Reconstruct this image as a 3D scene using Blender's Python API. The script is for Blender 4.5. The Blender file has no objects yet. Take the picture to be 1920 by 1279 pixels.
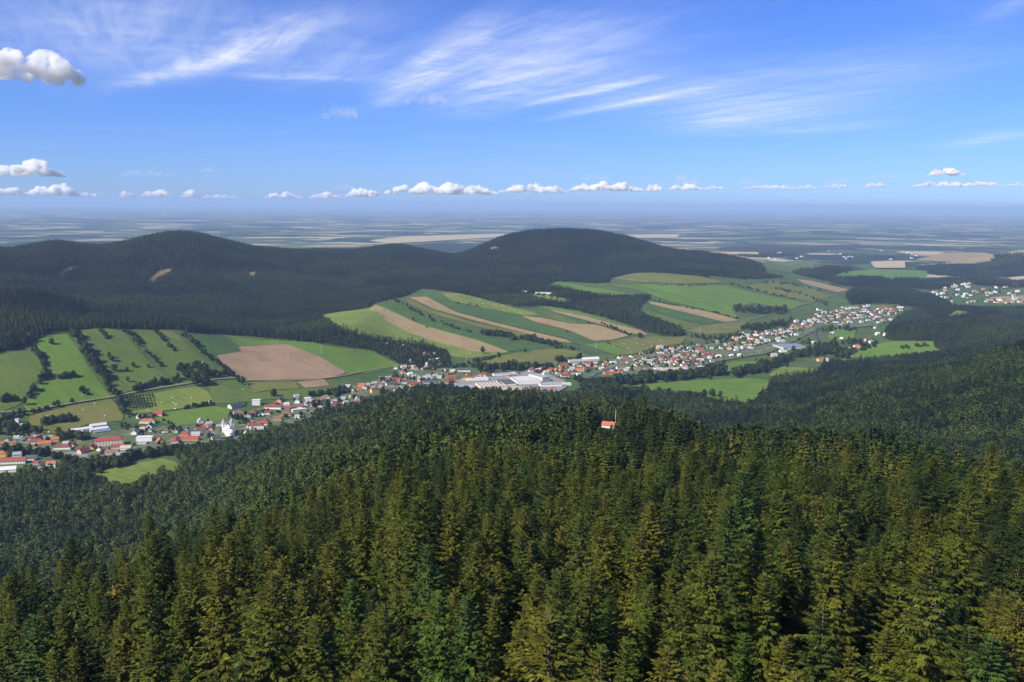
import bpy, math, random
import numpy as np
from mathutils import Vector, Matrix
from mathutils.geometry import delaunay_2d_cdt

R = math.radians
scene = bpy.context.scene
C = scene.collection

# ------------------------------------------------------------------ camera
F_PX = 1663.0                       # focal length in pixels of a 1920 px wide picture
PITCH, ROLL = R(8.75), R(0.45)
CAM_Z = 500.0
HAZE_TOP = CAM_Z + 150.0
cam_d = bpy.data.cameras.new('camera')
cam_d.sensor_width = 36.0
cam_d.lens = 36.0 * F_PX / 1920.0
cam_d.clip_start, cam_d.clip_end = 0.5, 400000.0
cam = bpy.data.objects.new('camera', cam_d)
C.objects.link(cam)
fwd = Vector((0, math.cos(PITCH), -math.sin(PITCH)))
right0 = Vector((1, 0, 0))
up0 = Vector((0, math.sin(PITCH), math.cos(PITCH)))
right = right0 * math.cos(ROLL) + up0 * math.sin(ROLL)
up = up0 * math.cos(ROLL) - right0 * math.sin(ROLL)
M = Matrix(((right.x, up.x, -fwd.x), (right.y, up.y, -fwd.y), (right.z, up.z, -fwd.z)))
cam.matrix_world = Matrix.Translation((0, 0, CAM_Z)) @ M.to_4x4()
scene.camera = cam
FW, RT, UP = np.array(fwd), np.array(right), np.array(up)

def pix_dir(px, py):
    px = np.asarray(px, float); py = np.asarray(py, float)
    return FW * F_PX + np.multiply.outer(px - 960, RT) - np.multiply.outer(py - 639.5, UP)

def project(X, Y, Z):
    P = np.stack([X, Y, Z - CAM_Z], -1)
    d = np.maximum(P @ FW, 1e-3)
    return 960 + F_PX * (P @ RT) / d, 639.5 - F_PX * (P @ UP) / d, P @ FW

# ------------------------------------------------------------------ light
SUN_AZ, SUN_EL = R(-128), R(39)
sun_vec = Vector((math.sin(SUN_AZ) * math.cos(SUN_EL), math.cos(SUN_AZ) * math.cos(SUN_EL), math.sin(SUN_EL)))
sl = bpy.data.lights.new('sun', 'SUN')
sl.energy, sl.angle, sl.color = 5.0, R(0.53), (1.0, 0.92, 0.76)
so = bpy.data.objects.new('sun', sl)
so.rotation_euler = (-sun_vec).to_track_quat('-Z', 'Y').to_euler()
so.location = (0, 0, 900)
C.objects.link(so)

scene.view_settings.view_transform = 'Standard'
scene.view_settings.look = 'None'
scene.view_settings.exposure = 0.50
scene.view_settings.gamma = 1.0
scene.view_settings.use_curve_mapping = False
cy = scene.cycles
cy.use_denoising = True
cy.max_bounces = 14; cy.diffuse_bounces = 2; cy.glossy_bounces = 1; cy.transmission_bounces = 2
cy.volume_bounces = 14; cy.transparent_max_bounces = 6
cy.caustics_reflective = False; cy.caustics_refractive = False

# ------------------------------------------------------------------ node helpers
class NT:
    def __init__(self, tree):
        self.t = tree
    def n(self, kind, **kw):
        nd = self.t.nodes.new(kind)
        for k, v in kw.items(): setattr(nd, k, v)
        return nd
    def link(self, a, b): self.t.links.new(a, b)
    def put(self, sock, v):
        if isinstance(v, bpy.types.NodeSocket): self.t.links.new(v, sock)
        else: sock.default_value = v
    def math(self, op, a, b=0.0, c=None, clamp=False):
        m = self.n('ShaderNodeMath', operation=op, use_clamp=clamp)
        self.put(m.inputs[0], a); self.put(m.inputs[1], b)
        if c is not None: self.put(m.inputs[2], c)
        return m.outputs[0]
    def mix(self, f, a, b, blend='MIX'):
        m = self.n('ShaderNodeMix', data_type='RGBA', blend_type=blend)
        self.put(m.inputs[0], f)
        for s, v in ((m.inputs[6], a), (m.inputs[7], b)):
            if isinstance(v, tuple) and len(v) == 3: v = v + (1,)
            self.put(s, v)
        return m.outputs[2]
    def smooth(self, x, lo, hi):
        m = self.n('ShaderNodeMapRange', interpolation_type='SMOOTHSTEP')
        self.put(m.inputs[0], x); m.inputs[1].default_value = lo; m.inputs[2].default_value = hi
        return m.outputs[0]
    def noise(self, vec, scale, detail=3, rough=0.55, dist=0.0):
        m = self.n('ShaderNodeTexNoise')
        if vec is not None: self.link(vec, m.inputs['Vector'])
        m.inputs['Scale'].default_value = scale; m.inputs['Detail'].default_value = detail
        m.inputs['Roughness'].default_value = rough; m.inputs['Distortion'].default_value = dist
        return m.outputs[0]
    def ramp(self, f, stops, mode='LINEAR'):
        m = self.n('ShaderNodeValToRGB'); self.put(m.inputs[0], f)
        m.color_ramp.interpolation = mode
        e = m.color_ramp.elements
        while len(e) < len(stops): e.new(0.5)
        for el, (p, c) in zip(e, stops):
            el.position = p; el.color = tuple(c) + (1,)
        return m.outputs[0]

# ------------------------------------------------------------------ sky
world = bpy.data.worlds.new('World'); scene.world = world; world.use_nodes = True
w = NT(world.node_tree)
bg = world.node_tree.nodes['Background']
sky = w.n('ShaderNodeTexSky', sky_type='NISHITA', sun_disc=False)
sky.sun_elevation, sky.sun_rotation = SUN_EL, SUN_AZ % (2 * math.pi)
sky.altitude = 800; sky.air_density = 1.0; sky.dust_density = 0.2; sky.ozone_density = 2.0
tc = w.n('ShaderNodeTexCoord')
sep = w.n('ShaderNodeSeparateXYZ'); w.link(tc.outputs['Generated'], sep.inputs[0])
zc = w.math('MAXIMUM', sep.outputs[2], 0.012)
PX = w.math('DIVIDE', sep.outputs[0], zc)        # coordinates on a flat, high cloud sheet
PY = w.math('DIVIDE', sep.outputs[1], zc)
hs = w.n('ShaderNodeHueSaturation'); w.link(sky.outputs[0], hs.inputs['Color'])
hs.inputs['Saturation'].default_value = 1.0
skymul = w.mix(1.0, hs.outputs[0], (0.56, 0.86, 1.75), 'MULTIPLY')   # deep late-summer blue

def plane_pt(px, py):
    d = pix_dir(px, py); return np.array([d[0] / d[2], d[1] / d[2]])

# each high ice cloud: centre of the streak, its end, half-width in pixels across it, strength
CIRRUS = [
    (470, 85, 700, 15, 26, .62), (330, 135, 500, 92, 12, .60), (250, 70, 520, 20, 70, .26), (120, 60, 420, 60, 80, .22),
    (620, 115, 860, 100, 38, .36), (560, 145, 700, 150, 7, .34), (800, 125, 935, 45, 22, .66), (770, 165, 880, 120, 16, .56),
    (900, 85, 930, 40, 26, .36), (1000, 130, 1230, 80, 46, .44), (930, 165, 1120, 110, 32, .42),
    (1090, 175, 1270, 135, 6, .66), (1250, 178, 1410, 146, 7, .74), (1110, 205, 1230, 182, 6, .42),
    (1180, 160, 1400, 150, 34, .26), (1420, 205, 1680, 185, 32, .48), (1360, 225, 1480, 205, 12, .34), (1560, 240, 1700, 228, 7, .26),
    (1850, 262, 1960, 246, 8, .38), (1900, 12, 1980, -20, 14, .26), (1080, 60, 1180, 48, 14, .22), (1640, 150, 1900, 120, 30, .10)]
cv = w.n('ShaderNodeCombineXYZ'); w.link(PX, cv.inputs[0]); w.link(PY, cv.inputs[1])
# fibres run along the wind: stretch the noise
a0, a1 = plane_pt(1090, 175), plane_pt(1270, 135)
wind = math.atan2(a1[1] - a0[1], a1[0] - a0[0])
mp = w.n('ShaderNodeMapping', vector_type='POINT'); w.link(cv.outputs[0], mp.inputs[0])
mp.inputs['Rotation'].default_value = (0, 0, -wind)
mp2 = w.n('ShaderNodeMapping', vector_type='POINT'); w.link(mp.outputs[0], mp2.inputs[0])
mp2.inputs['Scale'].default_value = (0.55, 3.6, 1)
fib = w.noise(mp2.outputs[0], 1.1, 9, 0.62, 0.7)
big = w.noise(cv.outputs[0], 0.5, 5, 0.55, 0.4)
fine = w.noise(cv.outputs[0], 2.4, 8, 0.65, 1.0)
warpx = w.math('MULTIPLY_ADD', big, 0.9, -0.45)
tot = None
for (x0, y0, x1, y1, hw, s) in CIRRUS:
    c0, c1 = plane_pt(x0, y0), plane_pt(x1, y1)
    L = math.hypot(x1 - x0, y1 - y0); nx, ny = -(y1 - y0) / L, (x1 - x0) / L
    c2 = plane_pt(x0 + nx * hw, y0 + ny * hw)
    A = np.linalg.inv(np.stack([c1 - c0, c2 - c0], 1))
    dx = w.math('SUBTRACT', PX, float(c0[0])); dy = w.math('SUBTRACT', PY, float(c0[1]))
    u = w.math('ADD', w.math('MULTIPLY', dx, float(A[0, 0])), w.math('MULTIPLY', dy, float(A[0, 1])))
    v = w.math('ADD', w.math('MULTIPLY', dx, float(A[1, 0])), w.math('MULTIPLY', dy, float(A[1, 1])))
    v = w.math('ADD', v, w.math('MULTIPLY', warpx, 2.4))
    d2 = w.math('ADD', w.math('MULTIPLY', u, u), w.math('MULTIPLY', w.math('MULTIPLY', v, v), 0.55))
    g = w.math('MULTIPLY', w.math('POWER', 2.718, w.math('MULTIPLY', d2, -1.5)), s)
    tot = g if tot is None else w.math('ADD', tot, g)
tot = w.math('ADD', tot, w.math('MULTIPLY', w.smooth(big, 0.45, 0.8), 0.08))
feather = w.math('ADD', w.math('MULTIPLY', w.smooth(fib, 0.28, 0.72), 0.55), w.math('MULTIPLY_ADD', w.smooth(fine, 0.3, 0.75), 0.30, 0.24))
cir = w.math('MULTIPLY', tot, feather, clamp=True)
cir = w.math('MULTIPLY', cir, w.smooth(sep.outputs[2], 0.01, 0.06))
skycol = w.mix(w.math('MULTIPLY', cir, 0.9), skymul, (11.0, 11.4, 12.6))
w.link(skycol, bg.inputs[0])
bg.inputs[1].default_value = 0.062

# ------------------------------------------------------------------ terrain
rng = np.random.default_rng(7)
random.seed(7)

def vnoise(x, y, seed):
    xi = np.floor(x).astype(np.int64); yi = np.floor(y).astype(np.int64)
    fx = x - xi; fy = y - yi
    fx = fx * fx * (3 - 2 * fx); fy = fy * fy * (3 - 2 * fy)
    def h(i, j):
        n = (i * 374761393 + j * 668265263 + seed * 982451653) & 0x7fffffff
        n = ((n ^ (n >> 13)) * 1274126177) & 0x7fffffff
        return ((n ^ (n >> 16)) & 0xffff) / 65535.0 - 0.5
    return (h(xi, yi) * (1 - fx) + h(xi + 1, yi) * fx) * (1 - fy) + (h(xi, yi + 1) * (1 - fx) + h(xi + 1, yi + 1) * fx) * fy

def fbm(x, y, seed, octv=4):
    s = 0; a = 1.0
    for o in range(octv):
        s = s + a * vnoise(x, y, seed + o * 17); a *= 0.5; x = x * 2.03; y = y * 2.03
    return s

def stands(X, Y, size, ang, seed, stretch=2.2):
    """woods are planted in parcels: three random values per parcel"""
    c, s_ = math.cos(ang), math.sin(ang)
    u = (X * c + Y * s_) / size / stretch; v = (-X * s_ + Y * c) / size
    u = u + .35 * vnoise(v * 1.7, u * 1.7, seed + 5); v = v + .35 * vnoise(u * 1.9, v * 1.9, seed + 9)
    ui, vi = np.floor(u).astype(np.int64), np.floor(v).astype(np.int64)
    best = np.full(X.shape, 1e9); out = np.zeros(X.shape + (3,))
    def hh(i, j, k):
        n = (i * 73856093 ^ j * 19349663 ^ (seed * 83492791 + k * 2971215073)) & 0x7fffffff
        n = ((n ^ (n >> 13)) * 1274126177) & 0x7fffffff
        return ((n ^ (n >> 15)) & 0xffff) / 65535.0
    for di in (-1, 0, 1):
        for dj in (-1, 0, 1):
            i, j = ui + di, vi + dj
            d = (u - i - hh(i, j, 1)) ** 2 + (v - j - hh(i, j, 2)) ** 2
            m = d < best; best = np.where(m, d, best)
            for k in range(3): out[..., k] = np.where(m, hh(i, j, 3 + k), out[..., k])
    return out

def sst(x, a, b):
    t = np.clip((x - a) / (b - a), 0, 1); return t * t * (3 - 2 * t)

def col_az(px): return math.atan((px - 960) * math.cos(PITCH) / F_PX)

def tan_at(az, py):
    """slope (dz per metre of ground distance) of the line of sight that meets picture row py at azimuth az"""
    v = py - 639.5; cr, sr = math.cos(ROLL), math.sin(ROLL); cp, sp = math.cos(PITCH), math.sin(PITCH)
    ca, sa = math.cos(az), math.sin(az)
    # -F*(P.up) = v*(P.fwd)
    # up = cr*up0 - sr*right0
    a_const = -F_PX * (cr * sp * ca - sr * sa) - v * cp * ca
    a_t = -F_PX * (cr * cp) + v * sp
    return -a_const / a_t

# a profile outward from the tower for each azimuth; a knot is (distance, height below the tower's platform)
# or (distance, picture row, height of the trees there)
def P(*k): return k
COLS = [
 (-900, P((60,-66),(230,-120),(400,-230),(700,-360),(1000,-430),(1250,-460),(1500,-468),(1800,-455),(2300,-400),(2700,-330),(3300,-330),(4300,-190),(5600,-380),(9500,-485))),
 (-350, P((60,-66),(230,-120),(420,-235),(750,-360),(1080,-432),(1300,-462),(1560,-470),(1900,-455),(2350,-385),(2800,-300),(3400,-310),(4600,-185),(5800,-390),(9500,-488))),
 (0,    P((60,-65),(235,1010,33),(430,-230),(800,-358),(1150,-436),(1350,-462),(1600,-470),(2000,-455),(2420,645,0),(2950,552,16),(3500,-318),(4800,459,30),(6000,-400),(10000,-490))),
 (95,   P((60,-65),(238,998,33),(435,-226),(800,-355),(1165,-436),(1375,-462),(1625,-470),(2025,-455),(2490,628,0),(2950,566,16),(3550,-322),(4850,446,30),(6100,-400),(10000,-490))),
 (170,  P((60,-65),(240,985,33),(440,-222),(800,-352),(1180,-436),(1400,-463),(1650,-470),(2050,-455),(2560,617,0),(2950,588,14),(3600,545,16),(4900,454,30),(6200,-400),(10000,-490))),
 (330,  P((60,-64),(250,962,33),(450,-205),(850,-330),(1250,-434),(1450,-463),(1700,-470),(2100,-456),(2600,622,0),(3100,585,14),(4000,518,16),(5000,429,30),(6300,-390),(10000,-490))),
 (500,  P((60,-63),(260,925,33),(460,-180),(880,882,16),(1500,-440),(1650,-465),(1850,-470),(2200,-457),(2680,638,0),(3300,592,14),(4300,515,16),(5200,460,30),(6500,-400),(10000,-490))),
 (640,  P((60,-62),(275,885,33),(470,-158),(900,842,18),(1480,782,18),(1800,-462),(2000,-470),(2350,-460),(2900,610,0),(3600,565,14),(4500,508,16),(5500,463,30),(6800,-410),(10500,-492))),
 (740,  P((60,-61),(290,862,33),(480,-150),(900,828,18),(1480,754,18),(1850,-462),(2100,-471),(2500,-462),(3400,570,0),(4000,535,14),(4700,500,16),(5600,455,30),(7000,-420),(10500,-492))),
 (850,  P((60,-61),(300,838,33),(500,-148),(880,806,18),(1450,740,18),(1900,-464),(2150,-471),(2600,-462),(3750,547,0),(4200,528,14),(4900,500,16),(5700,472,30),(7000,-430),(10500,-492))),
 (960,  P((60,-60),(310,838,33),(500,-142),(820,803,18),(1430,742,18),(1920,-465),(2200,-472),(2700,-464),(3900,548,0),(4400,525,14),(5100,482,16),(5900,434,30),(7200,-430),(10500,-492))),
 (1060, P((60,-60),(320,838,33),(500,-138),(740,803,16),(1400,756,18),(1920,-465),(2250,-472),(2800,-465),(4000,543,0),(4500,520,14),(5200,474,16),(6000,424,30),(7300,-430),(10500,-492))),
 (1150, P((60,-60),(325,830,33),(500,-135),(720,801,14),(1330,764,18),(1880,-464),(2250,-473),(2900,-467),(4300,530,0),(4800,512,14),(5400,476,16),(6000,433,30),(7300,-430),(10500,-492))),
 (1250, P((60,-60),(330,824,33),(500,-136),(720,818,20),(1250,786,16),(1850,-462),(2300,-474),(3000,-470),(4800,512,0),(5100,502,12),(5600,482,14),(6100,460,30),(7300,-450),(10500,-494))),
 (1400, P((60,-60),(335,818,33),(520,-150),(850,-250),(1300,-375),(1850,-450),(2400,-475),(3200,-476),(4700,-398),(5300,-372),(5900,-380),(6500,480,14),(7600,-480),(11000,-500))),
 (1520, P((60,-60),(335,822,33),(540,-150),(950,-265),(1450,-360),(2050,-443),(2600,-474),(3400,-482),(4600,-452),(5400,-440),(6100,-450),(7000,-470),(8000,-492),(11000,-502))),
 (1640, P((60,-60),(330,822,33),(540,-150),(1000,-275),(1650,-352),(2250,-420),(2800,-463),(3400,-482),(4400,-478),(5400,-478),(6200,-482),(7200,-490),(8500,-498),(11000,-505))),
 (1780, P((60,-61),(320,835,33),(540,-155),(1000,-290),(1900,700,14),(2450,-412),(2900,-432),(3400,-448),(4200,-470),(5400,-482),(6200,-486),(7200,-492),(8500,-500),(11000,-505))),
 (1930, P((60,-61),(310,850,33),(540,-165),(1000,-285),(1900,664,14),(2500,-395),(2950,-415),(3400,-430),(4200,-466),(5400,-482),(6200,-486),(7200,-492),(8500,-500),(11000,-505))),
 (2250, P((60,-62),(300,-118),(540,-180),(1000,-270),(1900,-255),(2400,-370),(2900,-400),(3500,-420),(4300,-460),(5400,-480),(6200,-486),(7200,-492),(8500,-500),(11000,-505))),
 (2900, P((60,-62),(300,-112),(540,-170),(850,-225),(1700,-250),(2400,-370),(2900,-400),(3500,-420),(4300,-460),(5400,-480),(6200,-486),(7200,-492),(8500,-500),(11000,-505))),
]
NK = 18
col_a, col_r, col_z = [], [], []
for px, ks in COLS:
    az = col_az(px); rr = [0.0]; zz = [-50.0]
    for k in ks:
        rr.append(k[0])
        zz.append(k[1] if len(k) == 2 else k[0] * tan_at(az, k[1]) - k[2])
    rr += [30000, 90000, 300000]; zz += [-512, -520, -520]
    col_a.append(az); col_r.append(rr); col_z.append(zz)
# behind the tower the summit ridge carries on gently
back = [0, 60, 300, 540, 850, 1700, 2400, 2900, 3500, 4300, 5400, 6200, 7200, 8500, 11000, 30000, 90000, 300000]
backz = [-46, -50, -60, -80, -120, -200, -260, -300, -330, -360, -400, -430, -450, -480, -500, -512, -520, -520]
if len(col_r[0]) > len(back): back.insert(3, 400); backz.insert(3, -66)
for a in (-math.pi - 1e-3, -2.0):
    col_a.insert(0 if a < -3 else 1, a); col_r.insert(0 if a < -3 else 1, back[:len(col_r[-1])]); col_z.insert(0 if a < -3 else 1, backz[:len(col_r[-1])])
for a in (2.0, math.pi + 1e-3):
    col_a.append(a); col_r.append(back[:len(col_r[2])]); col_z.append(backz[:len(col_r[2])])
col_a = np.array(col_a); col_r = np.array(col_r, float); col_z = np.array(col_z, float)

def pchip_slopes(x, y):
    h = np.diff(x, axis=-1); d = np.diff(y, axis=-1) / h
    m = np.zeros_like(y)
    w1 = 2 * h[..., 1:] + h[..., :-1]; w2 = h[..., 1:] + 2 * h[..., :-1]
    same = d[..., 1:] * d[..., :-1] > 0
    with np.errstate(divide='ignore', invalid='ignore'):
        mm = (w1 + w2) / (w1 / d[..., :-1] + w2 / d[..., 1:])
    m[..., 1:-1] = np.where(same, mm, 0)
    m[..., 0] = d[..., 0]; m[..., -1] = d[..., -1]
    return m

def interp_cols(a, tab):
    """smooth interpolation of each knot across azimuth"""
    out = np.empty((len(a), tab.shape[1]))
    for k in range(tab.shape[1]):
        y = tab[:, k]; m = pchip_slopes(col_a[None], y[None])[0]
        i = np.clip(np.searchsorted(col_a, a) - 1, 0, len(col_a) - 2)
        h = col_a[i + 1] - col_a[i]; t = (a - col_a[i]) / h
        out[:, k] = ((2*t**3-3*t**2+1)*y[i] + (t**3-2*t**2+t)*h*m[i] + (-2*t**3+3*t**2)*y[i+1] + (t**3-t**2)*h*m[i+1])
    return out

AZ = np.concatenate([np.arange(-180, -42, 3.0), np.arange(-42, -34, 0.5), np.arange(-34, 34, 0.15), np.arange(34, 42, 0.5), np.arange(42, 180.1, 3.0)])
AZ = np.radians(AZ)
RAD = np.geomspace(3.0, 280000.0, 760)
LR = np.log(RAD)
gr, gz = interp_cols(AZ, col_r), interp_cols(AZ, col_z)
gm_ = pchip_slopes(gr, gz)
Zg = np.empty((len(AZ), len(RAD)))
for i in range(len(AZ)):
    j = np.clip(np.searchsorted(gr[i], RAD) - 1, 0, gr.shape[1] - 2)
    h = gr[i][j + 1] - gr[i][j]; t = np.clip((RAD - gr[i][j]) / h, 0, 1)
    y, m = gz[i], gm_[i]
    Zg[i] = (2*t**3-3*t**2+1)*y[j] + (t**3-2*t**2+t)*h*m[j] + (-2*t**3+3*t**2)*y[j+1] + (t**3-t**2)*h*m[j+1]
GX = np.sin(AZ)[:, None] * RAD[None]; GY = np.cos(AZ)[:, None] * RAD[None]
rr_ = np.broadcast_to(RAD[None], Zg.shape)
# gullies and shoulders on the wooded mountains, gentle swells elsewhere
mount = sst(Zg, -430, -300) * sst(rr_, 2500, 3100) * (1 - sst(rr_, 7000, 9000))
gul = np.abs(fbm(GX * 0.0021 + GY * 0.0008, GY * 0.0009 - GX * 0.0004, 5, 3))
crest = np.max(np.where((rr_ > 3600) & (rr_ < 7000), Zg, -900), axis=1)[:, None]
low = 1 - .85 * sst(Zg, crest - 90, crest - 10)
Zg += mount * low * (95 * (gul - 0.28) + 26 * fbm(GX / 230, GY / 230, 11, 3))
spur = sst(Zg, -440, -380) * sst(rr_, 420, 700) * (1 - sst(rr_, 2300, 2800))
Zg += spur * 9 * fbm(GX / 190, GY / 190, 23, 3)
Zg += sst(rr_, 1500, 2200) * (1 - mount) * (1 - sst(rr_, 8000, 12000)) * 5 * fbm(GX / 420, GY / 420, 31, 2)
Zg += (1 - sst(rr_, 300, 600)) * 2.0 * fbm(GX / 30, GY / 30, 41, 2)
Zg += sst(rr_, 9000, 16000) * 30 * fbm(GX / 5200, GY / 5200, 51, 3)
def knoll(px, py, r, hgt, ra, rt):
    """a free-standing hill: height, half-length along and across the line of sight"""
    a = col_az(px); cx, cy_ = math.sin(a) * r, math.cos(a) * r
    dx, dy = GX - cx, GY - cy_
    al = dx * math.sin(a) + dy * math.cos(a); ac = dx * math.cos(a) - dy * math.sin(a)
    Zg[:] += hgt * np.exp(-(al / ra) ** 2 - (ac / rt) ** 2)
knoll(1562, 497, 6350, 70, 210, 140)
knoll(1935, 470, 8900, 165, 700, 420)
knoll(1650, 550, 4650, 30, 220, 260)
knoll(1790, 610, 3350, 46, 300, 420)
knoll(1500, 430, 17000, 90, 1500, 900)
Zg += CAM_Z

def H(X, Y):
    X = np.asarray(X, float); Y = np.asarray(Y, float)
    a = np.arctan2(X, Y); lr = np.log(np.maximum(np.hypot(X, Y), RAD[0]))
    i = np.clip(np.searchsorted(AZ, a) - 1, 0, len(AZ) - 2)
    t = np.clip((a - AZ[i]) / (AZ[i + 1] - AZ[i]), 0, 1)
    j = np.clip(np.searchsorted(LR, lr) - 1, 0, len(LR) - 2)
    rad = np.exp(lr); s = np.clip((rad - RAD[j]) / (RAD[j + 1] - RAD[j]), 0, 1)
    return (Zg[i, j] * (1 - t) + Zg[i + 1, j] * t) * (1 - s) + (Zg[i, j + 1] * (1 - t) + Zg[i + 1, j + 1] * t) * s

SR = np.geomspace(20, 120000, 2600)
def ground(pts, rmin=1350.0):
    """where the lines of sight through these picture points meet the ground beyond rmin -> world XY"""
    pts = np.asarray(pts, float); d = pix_dir(pts[:, 0], pts[:, 1])
    hl = np.hypot(d[:, 0], d[:, 1]); ux, uy, sl_ = d[:, 0] / hl, d[:, 1] / hl, d[:, 2] / hl
    sr = SR[SR >= rmin]
    out = np.empty((len(pts), 2))
    for n in range(len(pts)):
        hz = H(ux[n] * sr, uy[n] * sr); rz = CAM_Z + sl_[n] * sr
        above = rz > hz
        st = 0 if above[0] else (np.argmax(above) if above.any() else -1)
        if st < 0: r = -465 / min(sl_[n], -1e-3)
        else:
            below = ~above[st:]
            if below.any():
                k = st + np.argmax(below)
                if k == 0: r = sr[0]
                else:
                    f0, f1 = rz[k-1] - hz[k-1], rz[k] - hz[k]
                    r = sr[k-1] + (sr[k] - sr[k-1]) * f0 / (f0 - f1)
            else: r = sr[-1]
        out[n] = ux[n] * r, uy[n] * r
    return out

def inside(poly, X, Y):
    poly = np.asarray(poly); res = np.zeros(X.shape, bool)
    x0, y0 = poly.min(0); x1, y1 = poly.max(0)
    m = (X >= x0) & (X <= x1) & (Y >= y0) & (Y <= y1)
    if not m.any(): return res
    xs, ys = X[m], Y[m]; c = np.zeros(xs.shape, bool)
    for k in range(len(poly)):
        ax, ay = poly[k]; bx, by = poly[(k + 1) % len(poly)]
        if ay == by: continue
        cond = ((ay > ys) != (by > ys)) & (xs < (bx - ax) * (ys - ay) / (by - ay) + ax)
        c ^= cond
    res[m] = c
    return res

def px_poly(s):
    v = [float(t) for t in s.replace(',', ' ').split()]
    return [(v[i], v[i + 1]) for i in range(0, len(v), 2)]

def dense_px(pts, step=9.0, closed=True):
    out = []
    n = len(pts)
    for k in range(n if closed else n - 1):
        a, b = pts[k], pts[(k + 1) % n]
        m = max(1, int(math.hypot(b[0]-a[0], b[1]-a[1]) / step))
        out += [(a[0] + (b[0]-a[0]) * t / m, a[1] + (b[1]-a[1]) * t / m) for t in range(m)]
    if not closed: out.append(pts[-1])
    return out

def smooth_px(pts, closed=True, it=2):
    for _ in range(it):
        q = []; n = len(pts)
        for k in range(n if closed else n - 1):
            a, b = pts[k], pts[(k + 1) % n]
            q += [(a[0]*.75 + b[0]*.25, a[1]*.75 + b[1]*.25), (a[0]*.25 + b[0]*.75, a[1]*.25 + b[1]*.75)]
        if not closed: q = [pts[0]] + q + [pts[-1]]
        pts = q
    return pts

def corner_px(pts, k=.07):
    q = []
    for i in range(len(pts)):
        a, b = pts[i], pts[(i + 1) % len(pts)]
        q += [(a[0]*(1-k) + b[0]*k, a[1]*(1-k) + b[1]*k), (a[0]*k + b[0]*(1-k), a[1]*k + b[1]*(1-k))]
    return q

# ------------------------------------------------------------------ materials
MAT = {}
def new_mat(name):
    m = bpy.data.materials.new(name); m.use_nodes = True
    MAT[name] = m
    return m, NT(m.node_tree), m.node_tree.nodes['Principled BSDF']

def plain_mat(name, col, rough=0.8, var=0.12, scale=0.8, spec=0.3):
    m, n, b = new_mat(name)
    g = n.n('ShaderNodeNewGeometry')
    nz = n.noise(g.outputs['Position'], scale, 4, 0.6)
    k = n.math('MULTIPLY_ADD', nz, 2 * var, 1 - var)
    c = n.mix(1.0, col, (1, 1, 1), 'MULTIPLY')
    vm = n.n('ShaderNodeVectorMath', operation='SCALE'); n.put(vm.inputs[0], c); n.put(vm.inputs['Scale'], k)
    n.link(vm.outputs[0], b.inputs['Base Color'])
    b.inputs['Roughness'].default_value = rough; b.inputs['Specular IOR Level'].default_value = spec
    return m

def field_mat(name, a, b_, c, ang=0.6, stripe=0.35, scale=0.012):
    """grass or earth: broad patches, worn spots, faint machine tracks"""
    m, n, b = new_mat(name)
    g = n.n('ShaderNodeNewGeometry')
    mp = n.n('ShaderNodeMapping'); n.link(g.outputs['Position'], mp.inputs[0]); mp.inputs['Rotation'].default_value = (0, 0, ang)
    ms = n.n('ShaderNodeMapping'); n.link(mp.outputs[0], ms.inputs[0]); ms.inputs['Scale'].default_value = (0.12, 1, 0.2)
    n1 = n.noise(g.outputs['Position'], scale, 5, 0.6); n2 = n.noise(ms.outputs[0], 0.11, 3, 0.6); n3 = n.noise(g.outputs['Position'], 0.09, 4, 0.65)
    f = n.math('ADD', n.math('MULTIPLY', n1, 1.0), n.math('MULTIPLY', n.math('SUBTRACT', n2, 0.5), stripe * 2.2))
    f = n.math('ADD', f, n.math('MULTIPLY', n.math('SUBTRACT', n3, 0.5), 0.45))
    wv = n.n('ShaderNodeTexWave', wave_type='BANDS', bands_direction='Y'); n.link(mp.outputs[0], wv.inputs[0])
    wv.inputs['Scale'].default_value = .024; wv.inputs['Distortion'].default_value = 1.2; wv.inputs['Detail'].default_value = 2; wv.inputs['Detail Scale'].default_value = .3
    f = n.math('ADD', f, n.math('MULTIPLY', n.math('SUBTRACT', n.math('POWER', wv.outputs['Fac'], 2.0), .4), stripe * .32))
    n.link(n.ramp(f, [(0.28, a), (0.5, b_), (0.72, c)]), b.inputs['Base Color'])
    b.inputs['Roughness'].default_value = 0.95; b.inputs['Specular IOR Level'].default_value = 0.1
    return m

field_mat('meadow', (0.069,0.116,0.024), (0.090,0.137,0.026), (0.115,0.148,0.032))
field_mat('bright_meadow', (0.083,0.158,0.022), (0.101,0.178,0.024), (0.125,0.187,0.030), stripe=.5)
field_mat('yellow_meadow', (0.115,0.170,0.030), (0.149,0.196,0.036), (0.190,0.209,0.044), stripe=.55)
field_mat('olive_meadow', (0.099,0.125,0.028), (0.134,0.146,0.034), (0.167,0.159,0.044), stripe=.35)
field_mat('dark_meadow', (0.047,0.096,0.025), (0.057,0.110,0.027), (0.078,0.125,0.028), ang=.95, stripe=.5)
field_mat('ploughed', (.235,.158,.092), (.285,.192,.112), (.320,.225,.135), ang=.2, stripe=.4)
field_mat('stubble', (0.247,0.185,0.090), (0.310,0.222,0.110), (0.287,0.241,0.110), ang=1.0, stripe=.6)
field_mat('straw', (.36,.30,.17), (.44,.36,.21), (.47,.40,.26), stripe=.5)
field_mat('clearing', (.15,.12,.06), (.22,.18,.09), (.12,.12,.05))
plain_mat('asphalt', (.17,.16,.145), .85, .2, .3)
plain_mat('gravel', (.21,.18,.115), .95, .25, .1)
plain_mat('yard', (.25,.24,.215), .9, .25, .08)

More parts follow.
